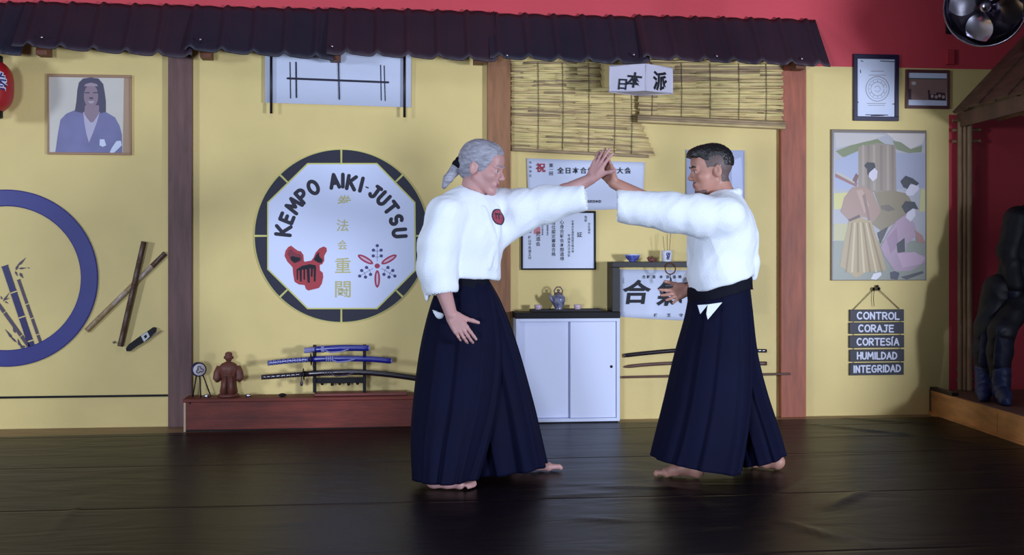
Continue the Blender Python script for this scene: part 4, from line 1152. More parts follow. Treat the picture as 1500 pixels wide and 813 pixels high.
obj_ = obj('wooden_staff', mb.tube([a, a + (b - a) * .01, a + (b - a) * .99, b], [.006, .0085, .0085, .006], M_wd, 12), loc=a)
tag(obj_, 'long thin brown wooden staff lowest on the wall behind the right person', 'staff')

# ------------------------------------------------------------------ chrome wall fan
fz = 7.15; fc = C(1443, 10, fz); fr_ = 58 / F * fz
fan = thing('wall_fan', 'round chrome fan high in the right corner cut by the top edge', 'fan', fc)
ax = (CAM + Vector((-.8, 0, -.3)) - fc).normalized()
ax = (ax + Vector((-.15, 0, -.18))).normalized()
a1 = ax.cross(UP).normalized(); a2 = a1.cross(ax).normalized()
obj('shroud', MB().lathe([(fr_ * .3, -.15), (fr_ * .8, -.12), (fr_ * .97, -.06), (fr_ * 1.0, 0), (fr_ * 1.02, .004), (fr_ * 1.0, .008), (fr_ * .97, 0), (fr_ * .94, -.06), (fr_ * .78, -.112), (fr_ * .3, -.14)], fc, mat('shroud_chrome', (150, 142, 158), .22, metal=1), 64, axis=ax), fan)
hub = obj('hub', MB().lathe([(.0, .028), (.02, .026), (.034, .015), (.038, -.02), (.03, -.06), (.0, -.06)], fc, M_chrome, 28, axis=ax), fan)
for i in range(4):
    an0 = i * PI / 2 + .35; mb = MB(); vs = []; fs = []; NR, NA = 8, 8
    for j in range(NR + 1):
        r = .03 + (fr_ * .88 - .03) * j / NR; wd = (.28 + .5 * math.sin(PI * min(1, .15 + .8 * j / NR)))
        for q in range(NA + 1):
            t = q / NA - .5; an = an0 + t * wd * 1.7; h = -t * .075 * (1 - .3 * j / NR) - .03 + .02 * (t * t)
            vs.append(fc + (a1 * math.cos(an) + a2 * math.sin(an)) * r + ax * h)
    m_ = NA + 1; L = len(vs); vs += [v - ax * .002 for v in vs]
    for j in range(NR):
        for q in range(NA):
            k_ = j * m_ + q; fs.append((k_, k_ + m_, k_ + m_ + 1, k_ + 1)); fs.append((L + k_, L + k_ + 1, L + k_ + m_ + 1, L + k_ + m_))
    mb.add(vs, fs, M_chrome, True); obj('blade', mb, fan)
obj('guard_ring', MB().tube([fc + (a1 * math.cos(t * PI / 24) + a2 * math.sin(t * PI / 24)) * fr_ * .99 + ax * .010 for t in range(49)], .005, M_chrome, 8, caps=False), fan)
obj('motor', MB().lathe([(.0, -.26), (.05, -.255), (.06, -.23), (.06, -.14), (.0, -.13)], fc, M_darkmetal, 24, axis=ax), fan)
pm = fc - ax * .2
obj('wall_arm', MB().tube([pm, Vector((pm.x + .05, -.12, pm.z - .02)), Vector((pm.x + .05, -.002, pm.z - .02))], .022, M_darkmetal, 12), fan)
obj('wall_plate', MB().bbox((pm.x - .01, -.02, pm.z - .1), (pm.x + .11, 0, pm.z + .06), M_darkmetal, .004), fan)

# ------------------------------------------------------------------ platform and bamboo shelter on the right
zp = .165; q1 = pf1; q2 = pf1 + pd * (-1 if pd.y > 0 else 1) * 3.6
dirp = (q2 - q1).normalized(); nr_ = pn
M_pf = mat('platform_front_wood', (206, 142, 82), .5, var=.35, scale=3, stretch=(4, 1, 4)); M_pd = mat('platform_deck', (104, 74, 62), .5, var=.25, scale=3)
pl = thing('wooden_platform', 'low wooden platform with an orange brown front along the right side', 'platform', (q1 + q2) / 2)
def pbox(mb, u0, u1, n0, n1, z0, z1, m):
    vs = [q1 + dirp * u + nr_ * n + UP * z for z in (z0, z1) for u, n in ((u0, n0), (u1, n0), (u1, n1), (u0, n1))]
    mb.add(vs, [(0, 1, 2, 3), (7, 6, 5, 4), (0, 4, 5, 1), (1, 5, 6, 2), (2, 6, 7, 3), (3, 7, 4, 0)], m); return mb
obj('front_board', pbox(MB(), .02, 1.0, 0, .02, ZF, zp - .002, M_pf), pl)
obj('front_board', pbox(MB(), 1.004, 2.1, .001, .02, ZF, zp - .002, M_pf), pl); obj('front_board', pbox(MB(), 2.104, 3.6, .0, .02, ZF, zp - .002, M_pf), pl)
obj('corner_post', pbox(MB(), -.0, .02, -.004, .03, ZF, zp + .002, M_pd), pl)
obj('skirting', pbox(MB(), .0, 3.6, -.014, .0, ZF, .012, M_pf), pl)
for i in range(8):
    obj('deck_board', pbox(MB(), -.0 if i else .02, 3.6, .021 + i * .2, .021 + i * .2 + .197, zp - .03, zp, M_pd), pl)
mb = MB(); pbox(mb, .0, .36, .0, .045, zp + .0005, zp + .022, M_blackwood); pbox(mb, .1, .34, .008, .036, zp + .022, zp + .026, M_pd)
tag(obj('threshold_plank', mb, loc=q1 + Vector((.1, -.1, zp))), 'short dark plank lying on the back corner of the wooden platform', 'plank')

# lean-to roof: eave above the platform front, rising to the right
sr = thing('bamboo_shelter', 'small lean-to shelter of bamboo poles and a brown board roof over the platform', 'shelter', q1 + nr_ * .3 + UP * zp)
ez = W(1402, 171, .1).z + .03
e0_ = W(1398, 171, .02); e0_.z = ez
rise = W(1500, 58, .02); runx = rise.x - e0_.x; risez = rise.z - ez
rk = 1.6
M_roof = mat('roof_board', (104, 76, 58), .7, var=.35, scale=4, stretch=(8, 1, 1), bump=.4, bscale=18)
L = 2.6
for i in range(13):                                   # overlapping boards running up the slope
    u0, u1 = L * i / 13, L * (i + 1) / 13 + .02
    a = Vector((e0_.x, e0_.y, ez)) + dirp * u0; b = Vector((e0_.x, e0_.y, ez)) + dirp * u1
    up_ = Vector((runx, 0, risez)).normalized(); nn = Vector((-up_.z, 0, up_.x))
    t0 = nn * (.004 + .012 * (i % 2)); le = rk
    vs = [a + t0, b + t0, b + up_ * le + t0, a + up_ * le + t0]; vs += [v + nn * .018 for v in vs]
    mb = MB(); mb.add(vs, [(3, 2, 1, 0), (4, 5, 6, 7), (0, 1, 5, 4), (1, 2, 6, 5), (2, 3, 7, 6), (3, 0, 4, 7)], M_roof); obj('roof_board', mb, sr)
def bam(name, a, b, r, m=M_bamboo):
    a = Vector(a); b = Vector(b); d = b - a; n = max(2, int(d.length / .28)); mb = MB(); pts = []; rads = []
    for i in range(n):
        for t, k_ in ((.0, 1.1), (.04, 1.0), (.96, 1.0)):
            pts.append(a + d * ((i + t) / n)); rads.append(r * k_)
    pts.append(b); rads.append(r * 1.1)
    return obj(name, mb.tube(pts, rads, m, 12), sr)
base = lambda u, n: q1 + dirp * u + nr_ * n
eo = Vector((e0_.x, e0_.y, 0)) - Vector((q1.x, q1.y, 0))
def at_px(px, u):      # point of the platform at distance u from the wall seen in column px
    p0 = base(u, 0); y = p0.y; k_ = (px - 750) / F; Z = (y - CAM.y) / (CS - SN * k_)
    return Vector((C(px, 300, Z).x, y, 0))
for px, u, zb0, r in ((1406, .06, zp + .05, .017), (1420, .09, zp + .1, .019), (1413, .075, zp + .026, .013)):
    p = at_px(px, u); bam('upright_pole', (p.x, p.y, zp + .001), (p.x, p.y, ez - .06), r)
for zz_ in (ez - .05, ez - .12, ez - .2):
    p = at_px(1403, .035); bam('cross_pole', (p.x - .04, p.y, zz_), (p.x + .16, p.y - .02, zz_ + .004), .012)
for zz_ in (zp + .07, zp + .15):
    p = at_px(1403, .035); bam('cross_pole', (p.x - .01, p.y, zz_), (p.x + .12, p.y - .02, zz_), .011)
ep = Vector((e0_.x + .05, e0_.y, ez - .03))
bam('eave_pole', ep + dirp * .0 + Vector((.05, 0, -.025)), ep + dirp * 2.5 + Vector((.05, 0, -.025)), .024)
bam('eave_pole', ep + dirp * .25 + Vector((.16, 0, -.03)), ep + dirp * 2.5 + Vector((.16, 0, -.03)), .02)
mb = MB(); fa = Vector((e0_.x + .02, e0_.y, ez)); fb = fa + dirp * 2.5
mb.add([fa + UP * -.10, fb + UP * -.10, fb, fa, fa + UP * -.10 + nr_ * .02, fb + UP * -.10 + nr_ * .02, fb + nr_ * .02, fa + nr_ * .02], [(0, 1, 2, 3), (7, 6, 5, 4), (0, 4, 5, 1), (1, 5, 6, 2), (2, 6, 7, 3), (3, 7, 4, 0)], M_roof); obj('fascia_board', mb, sr)
for i in range(4):
    s_ = Vector((e0_.x + .03, e0_.y, ez - .012)) + dirp * (.1 + i * .75); bam('rafter', s_, s_ + Vector((runx, 0, risez)).normalized() * 1.55, .02)
p = at_px(1430, 2.45); bam('upright_pole', (p.x + .35, p.y, zp), (p.x + .35, p.y, ez + .2), .03)

# ------------------------------------------------------------------ dark suit on a stand with blue boots
# ================================================================== people: signed-distance modelling
class Sdf:
    def __init__(s): s.pr = []
    def cone(s, a, b, ra, rb=None, k=.015, op=1, n=None, sq=1.0):
        s.pr.append(('c', Vector(a), Vector(b), ra, ra if rb is None else rb, k, op, Vector(n).normalized() if n is not None else None, sq)); return s
    def chain(s, pts, rads, k=.015, op=1, n=None, sq=1.0):
        for i in range(len(pts) - 1): s.cone(pts[i], pts[i + 1], rads[i], rads[i + 1], k, op, n, sq)
        return s
    def ell(s, c, r, R, k=.015, op=1):
        """R: 3 axis vectors"""
        s.pr.append(('e', Vector(c), r, [Vector(v) for v in R], k, op)); return s
    def build(s, h, pad=.03, planes=()):
        lo = np.array([1e9] * 3); hi = -lo
        def aabb(p):
            if p[0] == 'c':
                r = max(p[3], p[4]); a, b = np.array(p[1]), np.array(p[2])
                return np.minimum(a, b) - r, np.maximum(a, b) + r
            r = max(p[2]); c = np.array(p[1]); 
            e = np.sqrt(sum((np.array(v) * q) ** 2 for v, q in zip(p[3], p[2])))
            return c - e, c + e
        for p in s.pr:
            if p[6 if p[0] == 'c' else 5] > 0:
                a, b = aabb(p); lo = np.minimum(lo, a); hi = np.maximum(hi, b)
        lo -= pad; hi += pad
        n = np.ceil((hi - lo) / h).astype(int) + 1
        g = np.full(n, 1.0, np.float32)
        ax = [(lo[i] + h * np.arange(n[i])).astype(np.float32) for i in range(3)]
        for p in s.pr:
            k, op = (p[5], p[6]) if p[0] == 'c' else (p[4], p[5])
            a, b = aabb(p); m = k + 3 * h
            i0 = np.clip(np.floor((a - m - lo) / h).astype(int), 0, n); i1 = np.clip(np.ceil((b + m - lo) / h).astype(int) + 1, 0, n)
            if np.any(i1 <= i0): continue
            sl = tuple(slice(i0[i], i1[i]) for i in range(3))
            X, Y, Z = np.meshgrid(ax[0][sl[0]], ax[1][sl[1]], ax[2][sl[2]], indexing='ij', sparse=True)
            if p[0] == 'c':
                A, B = p[1], p[2]; nv, sq = p[7], p[8]; d = B - A
                x, y, z = X - A.x, Y - A.y, Z - A.z
                if nv is not None:
                    q = (x * nv.x + y * nv.y + z * nv.z) * (1 / sq - 1); x, y, z = x + q * nv.x, y + q * nv.y, z + q * nv.z
                    d = d + nv * (d.dot(nv) * (1 / sq - 1))
                L2 = max(d.length_squared, 1e-12)
                t = np.clip((x * d.x + y * d.y + z * d.z) / L2, 0, 1)
                D = np.sqrt((x - t * d.x) ** 2 + (y - t * d.y) ** 2 + (z - t * d.z) ** 2) - (p[3] + (p[4] - p[3]) * t)
                D = D * (sq if sq < 1 else 1)
            else:
                c, r, R = p[1], p[2], p[3]
                x, y, z = X - c.x, Y - c.y, Z - c.z
                u = [(x * R[i].x + y * R[i].y + z * R[i].z) for i in range(3)]
                k0 = np.sqrt(sum((u[i] / r[i]) ** 2 for i in range(3))); k1 = np.sqrt(sum((u[i] / r[i] ** 2) ** 2 for i in range(3))) + 1e-9
                D = k0 * (k0 - 1) / k1
            cur = g[sl]
            if op > 0:
                hh = np.clip(.5 + .5 * (cur - D) / k, 0, 1); g[sl] = cur * (1 - hh) + D * hh - k * hh * (1 - hh)
            else:
                hh = np.clip(.5 - .5 * (cur + D) / k, 0, 1); g[sl] = cur * (1 - hh) - D * hh + k * hh * (1 - hh)
        for (pt_, nr) in planes:                        # keep the side the normal points away from
            X, Y, Z = np.meshgrid(*ax, indexing='ij', sparse=True)
            D = (X - pt_.x) * nr.x + (Y - pt_.y) * nr.y + (Z - pt_.z) * nr.z
            g = np.maximum(g, D.astype(np.float32))
        return s.nets(g, lo, h)
    def nets(s, g, lo, h):
        sg = g < 0
        c = np.zeros(tuple(np.array(g.shape) - 1), np.int8)
        for dx in (0, 1):
            for dy in (0, 1):
                for dz in (0, 1):
                    c += sg[dx:dx + c.shape[0], dy:dy + c.shape[1], dz:dz + c.shape[2]]
        act = np.argwhere((c > 0) & (c < 8))
        idm = np.full(c.shape, -1, np.int32); idm[act[:, 0], act[:, 1], act[:, 2]] = np.arange(len(act))
        acc = np.zeros((len(act), 3)); cnt = np.zeros(len(act))
        cor = np.array([(a, b, d) for a in (0, 1) for b in (0, 1) for d in (0, 1)])
        for i in range(8):
            for j in range(i + 1, 8):
                if np.abs(cor[i] - cor[j]).sum() != 1: continue
                pa, pb = act + cor[i], act + cor[j]
                va, vb = g[pa[:, 0], pa[:, 1], pa[:, 2]], g[pb[:, 0], pb[:, 1], pb[:, 2]]
                m = (va < 0) != (vb < 0)
                t = np.where(m, va / np.where(m, va - vb, 1), 0)
                acc[m] += (pa + (pb - pa) * t[:, None])[m]; cnt[m] += 1
        V = acc / cnt[:, None] * h + lo
        fs = []
        for axis in range(3):
            sl0 = [slice(None)] * 3; sl1 = [slice(None)] * 3
            sl0[axis] = slice(0, -1); sl1[axis] = slice(1, None)
            a, b = sg[tuple(sl0)], sg[tuple(sl1)]
            e = np.argwhere(a != b)
            o1, o2 = [(1, 2), (2, 0), (0, 1)][axis]
            ok = (e[:, o1] > 0) & (e[:, o2] > 0) & (e[:, o1] < c.shape[o1]) & (e[:, o2] < c.shape[o2]); e = e[ok]
            flip = a[e[:, 0], e[:, 1], e[:, 2]]
            def cell(d1, d2):
                q = e.copy(); q[:, o1] -= d1; q[:, o2] -= d2; return idm[q[:, 0], q[:, 1], q[:, 2]]
            Q = np.stack([cell(1, 1), cell(0, 1), cell(0, 0), cell(1, 0)], 1)
            Q[~flip] = Q[~flip][:, ::-1]
            fs.append(Q)
        return V, np.concatenate(fs)

def relax(V, Q, it=2, lam=.5):
    E = np.concatenate([Q[:, [0, 1]], Q[:, [1, 2]], Q[:, [2, 3]], Q[:, [3, 0]]])
    E = np.concatenate([E, E[:, ::-1]]); n = len(V)
    cnt = np.bincount(E[:, 0], minlength=n)[:, None].astype(float); cnt[cnt == 0] = 1
    for _ in range(it):
        for f in (lam, -lam * 1.04 if it > 1 else 0):
            S = np.stack([np.bincount(E[:, 0], V[E[:, 1], i], n) for i in range(3)], 1) / cnt
            V = V + f * (S - V)
    return V
def vnormals(V, Q):
    a = np.cross(V[Q[:, 2]] - V[Q[:, 0]], V[Q[:, 3]] - V[Q[:, 1]]); N = np.zeros_like(V)
    for i in range(4):
        for ax_ in range(3): N[:, ax_] += np.bincount(Q[:, i], a[:, ax_], len(V))
    return N / (np.linalg.norm(N, axis=1)[:, None] + 1e-12)
def sdf_obj(name, V, Q, mats_, parent, midx=None):
    me = bpy.data.meshes.new(name); r = parent
    while r.parent is not None: r = r.parent
    me.from_pydata((V - np.array(r.location)).tolist(), [], Q.tolist())
    for m in mats_: me.materials.append(m)
    if midx is not None: me.polygons.foreach_set('material_index', midx.astype(np.int32))
    me.polygons.foreach_set('use_smooth', np.ones(len(Q), bool)); me.update()
    o = bpy.data.objects.new(name, me); COL.objects.link(o); o.parent = parent
    return o

M_skin = mat('skin', (184, 138, 134), .5, var=.06, scale=14, sss=.08)
M_skin2 = mat('skin_tanned', (178, 128, 112), .5, var=.06, scale=14, sss=.08)
M_lip = mat('lips', (150, 92, 90), .5); M_stub = mat('shaved_scalp', (98, 80, 78), .6, var=.2, scale=120)
M_stub2 = mat('beard_stubble', (104, 80, 74), .6, var=.2, scale=120)
M_nail = mat('nail', (206, 170, 162), .35)
M_hairg = mat('hair_grey', (148, 146, 158), .5, var=.3, scale=26, stretch=(1, 1, 3), bump=.5, bscale=60)
M_hairb = mat('hair_black', (24, 19, 22), .45, var=.3, scale=50, bump=.5, bscale=90)
M_eyew = mat('eye_white', (222, 216, 214), .25); M_eyed = mat('eye_iris', (40, 28, 24), .2)
M_gi = mat('white_cotton', (232, 237, 247), .85, var=.015, scale=5, bump=.25, bscale=160, sheen=.2)
M_hak = mat('navy_hakama', (6, 8, 36), .8, var=.15, scale=4, spec=.15, bump=.15, bscale=120)
M_belt = mat('black_belt', (7, 8, 24), .8, spec=.2, bump=.2, bscale=90)

def head_prims(s, c, Fh, Sh, Uh, k=1.0):
    """head centred between the ears; Fh forward, Sh to its left, Uh up"""
    P = lambda f, sd, u: c + (Fh * f + Sh * sd + Uh * u) * k
    R = [Fh, Sh, Uh]; m = lambda *r: tuple(x * k for x in r)
    s.ell(P(-.016, 0, .036), m(.098, .076, .088), R, .02)
    s.ell(P(.026, 0, -.03), m(.066, .060, .084), R, .02)
    for q in (-1, 1):
        s.cone(P(-.008, q * .05, -.045), P(.058, q * .018, -.098), .020 * k, .018 * k, .02)
        s.cone(P(.078, q * .036, .02), P(.088, q * .008, .02), .011 * k, .010 * k, .012)
        s.ell(P(.056, q * .042, -.022), m(.026, .02, .022), R, .02)
    s.ell(P(.05, 0, .052), m(.046, .056, .048), R, .02)
    s.ell(P(.07, 0, -.098), m(.021, .024, .018), R, .016)
    s.ell(P(.074, 0, -.064), m(.022, .03, .02), R, .014)
    for q in (-1, 1):
        s.ell(P(.098, q * .032, .0), m(.018, .019, .012), R, .010, op=-1)
        s.ell(P(.074, q * .032, .001), m(.0135, .0135, .0135), R, .005)
    s.cone(P(.086, 0, .010), P(.1085, 0, -.026), .008 * k, .0110 * k, .010)
    for q in (-1, 1): s.ell(P(.099, q * .011, -.031), m(.011, .0075, .008), R, .006)
    s.cone(P(.088, -.018, -.058), P(.088, .018, -.058), .0065 * k, .0065 * k, .005, n=Fh, sq=.9)
    s.cone(P(.086, -.015, -.069), P(.086, .015, -.069), .0068 * k, .0068 * k, .005)
    s.cone(P(.1, -.02, -.0635), P(.1, .02, -.0635), .0035 * k, .0035 * k, .003, op=-1)
    for q in (-1, 1):
        Re = [(Fh - Sh * q * .35).normalized(), (Sh * q + Fh * .35).normalized(), Uh]
        s.ell(P(-.016, q * .079, -.004), m(.020, .009, .033), Re, .006)
        s.ell(P(-.008, q * .087, .002), m(.011, .007, .018), Re, .004, op=-1)
    return P

def hand_prims(s, w, D, N, T, k=1.0, curl=(.35, .35, .4, .45), spread=.10, thumb=(.55, .75, .25), tcurl=.3):
    """w wrist; D towards the fingers; N palm-facing normal; T thumb side"""
    D = Vector(D).normalized(); T = (Vector(T) - D * D.dot(Vector(T))).normalized(); N = (Vector(N) - D * D.dot(Vector(N)) - T * T.dot(Vector(N))).normalized()
    P = lambda d, t, n: w + (D * d + T * t + N * n) * k
    offs = (.029, .0095, -.010, -.028); base = (.092, .096, .092, .083); lens = (.070, .078, .072, .056); rad = (.0092, .0094, .009, .0078)
    for i in range(4):
        s.cone(P(.008, offs[i] * .55, 0), P(base[i], offs[i], .0), .0145 * k, .0108 * k, .010)
    s.cone(P(.02, .02, .006), P(.065, .026, .004), .015 * k, .012 * k, .012); s.cone(P(.02, -.02, .006), P(.06, -.024, .004), .014 * k, .011 * k, .012)
    tips = []
    for i in range(4):
        p = P(base[i], offs[i], 0); a = .05 + curl[i] * .5; sp = spread * (1.5 - i) / 1.5
        for j, fr in enumerate((.44, .32, .24)):
            dv = (D * math.cos(a) + N * math.sin(a) + T * sp * math.cos(a)).normalized()
            q = p + dv * lens[i] * fr * 1.05 * k
            s.cone(p, q, rad[i] * (1 - .1 * j) * k, rad[i] * (1 - .1 * (j + 1)) * k, .0035)
            p = q; a += curl[i]
        tips.append(p)
    p = P(.024, .026, .004); q = P(.055, .046, .010); s.cone(p, q, .0155 * k, .0125 * k, .010)
    dv = (D * thumb[0] + T * thumb[1] + N * thumb[2]).normalized()
    r = q + dv * .034 * k; s.cone(q, r, .0112 * k, .010 * k, .005)
    dv = (dv + D * tcurl).normalized(); t_ = r + dv * .028 * k; s.cone(r, t_, .010 * k, .0078 * k, .004)
    return tips

def foot_prims(s, heel, toe, side, k=1.0):
    """heel and toe on the ground; side = +1/-1: big toe lies on side * (forward x up)"""
    d = (toe - heel); L = d.length; d.normalize(); t = d.cross(UP).normalized() * side
    P = lambda f, q, u: heel + d * (f * L) + t * q + UP * (u + .007)
    s.ell(P(.10, 0, .034), (.034, .03, .034), [d, t, UP], .02)
    s.chain([P(.12, 0, .04), P(.35, .002, .048), P(.55, .010, .034), P(.72, .016, .022)], [.032, .031, .027, .022], .02)
    s.chain([P(.14, -.012, .026), P(.4, -.02, .024), P(.66, -.026, .018)], [.026, .022, .018], .02)
    s.cone(P(.73, .024, .02), P(.66, -.03, .018), .020, .017, .015)
    for i, (q, f, r) in enumerate(((.027, .985, .0125), (.008, .97, .0095), (-.008, .94, .009), (-.022, .905, .0085), (-.034, .865, .008))):
        s.chain([P(.74 - .02 * i, q * .95, .02), P(f - .07, q, .019), P(f - r / L, q, r)], [r * 1.15, r * 1.02, r], .004)
    return P(.24, 0, .085)

def skirt(secs, N, pl, amp, seed, rows=44, M=None, cap=True, inner=.014, ph=0.0):
    """pleated cloth tube through pixel sections (xL,yL,xR,yR,Z,half depth)"""
    S = np.array(secs, float); n = len(S) - 1; R = []
    for i in range(rows + 1):
        t = i / rows * n; j = min(int(t), n - 1); u = t - j
        p0, p1, p2, p3 = S[max(j - 1, 0)], S[j], S[j + 1], S[min(j + 2, n)]
        R.append(.5 * ((2 * p1) + (p2 - p0) * u + (2 * p0 - 5 * p1 + 4 * p2 - p3) * u * u + (3 * p1 - p0 - 3 * p2 + p3) * u ** 3))
    vs = []; fs = []
    def ring(q, v, shrink):
        a, b = C(q[0], q[1], q[4]), C(q[2], q[3], q[4]); c = (a + b) / 2; e = (b - a) / 2; o = []
        for i in range(N):
            f = 2 * PI * i / N
            x = (f * pl / (2 * PI) + .15 * noise.noise(Vector((f * 1.5, v * 1.2, seed)))) % 1.0
            tri = (x / .82 if x < .82 else (1 - x) / .18) - .5          # knife pleat
            fold = noise.noise(Vector((math.cos(f) * 2.2, math.sin(f) * 2.2, seed + v * .8)))
            d = amp * (.12 + .88 * v) * (tri * .9 + fold * 1.1) - shrink
            L = e.length
            dr = (e * math.cos(f) + FW * (-math.sin(f)) * q[5])
            o.append(c + dr * (1 + d / max(.05, dr.length)))
        return o
    for i, q in enumerate(R): vs += ring(q, i / rows, 0)
    nr = rows + 1
    for j in range(int(rows * .25)):
        i = rows - j; vs += ring(R[i], i / rows, inner)
        nr += 1
    for j in range(nr - 1):
        for i in range(N): fs.append((j * N + i, (j + 1) * N + i, (j + 1) * N + (i + 1) % N, j * N + (i + 1) % N))
    if cap: fs.append(tuple(range(N)))
    return MB().add(vs, fs, M or M_hak, True)

def cloth_folds(V, Q, amp, scale, seed, dirv=None, st=3.0):
    Nn = vnormals(V, Q); D = np.zeros(len(V))
    dv = Vector(dirv).normalized() if dirv is not None else None
    for i, v in enumerate(V):
        p = Vector(v)
        if dv is not None: p = p - dv * (p.dot(dv) * (1 - 1 / st))
        p = p * scale
        w_ = noise.noise_vector(p * .6 + Vector((seed, 0, 0))) * .6
        a = noise.noise(p + w_ + Vector((0, seed, 0)))
        D[i] = (1 - abs(a) * 2.2) * .6 + .4 * noise.noise(p * 2.3 + Vector((0, 0, seed)))
    return V + Nn * (D * amp)[:, None]

from mathutils.bvhtree import BVHTree
def ray_hit(V, Q, px, py):
    bv = BVHTree.FromPolygons([tuple(v) for v in V], [tuple(q) for q in Q])
    d = (C(px, py, 5) - CAM).normalized(); h = bv.ray_cast(CAM, d)
    return h[0], h[1], d

# ------------------------------------------------------------------ left person (grey ponytail), facing right
def left_person():
    Z0 = 5.5; p = lambda x, y, dz=0.: C(x, y, Z0 + dz)
    a = math.radians(33); Fb = RT * math.cos(a) - FW * math.sin(a); Sb = RT * math.sin(a) + FW * math.cos(a)   # Sb: the person's left, away from us
    root = thing('person', 'person with grey ponytail in white jacket and navy hakama, one arm hanging down', 'person', G(700, 703))
    nb = p(691, 291); rsh = p(653, 314, -.15); lsh = p(728, 305, .12); pel = p(686, 440, .0); wst = p(690, 410, 0)
    s = Sdf()
    ah = math.radians(18); Fh = (RT * math.cos(ah) - FW * math.sin(ah)); pit = math.radians(13)
    Uh = (UP * math.cos(pit) + Fh * math.sin(pit)); Fh2 = (Fh * math.cos(pit) - UP * math.sin(pit)); Sh = Uh.cross(Fh2)
    hc = p(707, 247, 0)
    P = head_prims(s, hc, Fh2, Sh, Uh, 1.06)
    s.chain([P(-.03, 0, -.05), nb, nb - UP * .08], [.058, .062, .07], .02)
    s.chain([nb - UP * .10, wst, pel], [.10, .095, .085], .04, n=Fb, sq=.75); s.cone(rsh, lsh, .055, .055, .04)
    # arms
    rel = p(641, 398, -.19); rwr = p(661, 461, -.26)
    s.chain([rsh, rel], [.05, .042], .02); s.chain([rel, rel * .62 + rwr * .38, rwr], [.042, .041, .029], .015)
    tip = p(688, 502, -.31); Dh = (tip - rwr)
    hand_prims(s, rwr, Dh, (RT * .35 + FW * .9), (RT * .8 + UP * .45), 1.02, curl=(.12, .42, .5, .55), spread=.06, thumb=(.75, .65, .1), tcurl=.1)
    lel = p(803, 293, .07); lwr = p(866, 262, .0)
    s.chain([lsh, lel], [.05, .042], .02); s.chain([lel, lel * .62 + lwr * .38, lwr], [.042, .040, .028], .015)
    hand_prims(s, lwr, p(886, 222, -.02) - lwr, (RT * .5 + FW * .8), (RT * .8 - FW * .5), 1.0, curl=(.08, .06, .1, .16), spread=.16, thumb=(.6, .85, .1), tcurl=.2)
    # legs and feet
    ft1h, ft1t = G(627, 716), G(699, 716.5); ft2h, ft2t = G(741, 694), G(823, 689)
    an1 = foot_prims(s, ft1h, ft1t, -1); an2 = foot_prims(s, ft2h, ft2t, 1)
    h1, h2 = pel - Sb * .05 - UP * .06, pel + Sb * .05 - UP * .06
    kn1 = (h1 + an1) / 2 + Fb * .05; kn2 = (h2 + an2) / 2 + Fb * .07
    s.chain([h1, kn1, an1], [.065, .055, .036], .02); s.chain([h2, kn2, an2], [.065, .055, .036], .02)
    V, Q = s.build(.0034); V = relax(V, Q, 2)
    cen = V[Q].mean(1) - np.array(hc); f, sd, u = cen @ np.array(Fh2) / 1.06, cen @ np.array(Sh) / 1.06, cen @ np.array(Uh) / 1.06
    mi = np.zeros(len(Q), int); mi[(f > .0885) & (abs(sd) < .021) & (u < -.054) & (u > -.0735)] = 1
    sdf_obj('body', V, Q, [M_skin, M_lip], root, mi)
    for q in (-1, 1):
        mb = MB(); c = P(.0765, q * .032, .001); mb.ball(c, .0122, M_eyew, n=14); e = obj('eye', mb, root)
        obj('iris', MB().ball(c + Fh2 * .0082, .0060, M_eyed, n=10), e)
        obj('eyebrow', MB().tube([P(.098, q * .012, .026), P(.096, q * .03, .031), P(.083, q * .047, .026)], [.003, .0042, .002], M_hairg, 8, flat=.7), root)
    # hair swept back into a tail
    s = Sdf(); R = [Fh2, Sh, Uh]; m = lambda *r: tuple(x * 1.06 for x in r)
    s.ell(P(-.02, 0, .042), m(.108, .085, .095), R, .02); s.ell(P(-.05, 0, .0), m(.074, .074, .074), R, .02); s.ell(P(.03, 0, .085), m(.05, .06, .04), R, .02)
    s.ell(P(.098, 0, -.035), m(.078, .12, .105), R, .01, op=-1)
    for q in (-1, 1): s.ell(P(-.005, q * .095, -.03), m(.038, .03, .05), R, .01, op=-1)
    s.cone(P(.02, 0, -.16), P(-.05, 0, -.13), .11, .075, .01, op=-1)
    V, Q = s.build(.004); V = relax(V, Q, 2); V = cloth_folds(V, Q, .004, 45, 3, Fh2 * .9 - Uh * .3, 6)
    hr = sdf_obj('hair', V, Q, [M_hairg], root)
    t0 = p(674, 240, .01)
    s = Sdf(); s.chain([t0 + RT * .02 + UP * .01, t0, p(667, 248, .012), p(656, 262, .01), p(650, 274, .01)], [.02, .02, .026, .023, .009], .01)
    V, Q = s.build(.004); V = cloth_folds(V, Q, .004, 50, 5, Vector((.5, 0, .8)), 8)
    sdf_obj('ponytail', V, Q, [M_hairg], hr)
    ax = (p(667, 248) - t0).normalized()
    obj('hair_tie', MB().lathe([(.020, -.034), (.032, -.03), (.036, -.012), (.033, .0), (.036, .012), (.032, .026), (.02, .028)], t0 + ax * .002, M_belt, 24, axis=ax), hr)
    # jacket
    s = Sdf()
    s.chain([wst - UP * .09, wst + UP * .01, p(692, 350), p(692, 318)], [.135, .156, .168, .155], .03, n=Fb, sq=.80)
    cut = p(690, 404); cn = (UP + RT * .10).normalized(); s.ell(cut - cn * 1.2, (1.2, 1.2, 1.2), [RT, FW, UP], .012, op=-1)
    s.chain([rsh, nb - UP * .03 - Fb * .02, lsh], [.088, .085, .088], .04)
    s.ell(p(688, 330, .0) - Fb * .06, (.10, .19, .17), [Fb, Sb, UP], .05)
    s.chain([p(655, 318, -.14), p(642, 360, -.17), p(640, 392, -.18), p(647, 421, -.195)], [.094, .094, .090, .080], .03)
    s.chain([lsh, p(765, 308, .09), p(803, 299, .06), p(851, 291, .01)], [.100, .098, .086, .066], .04)
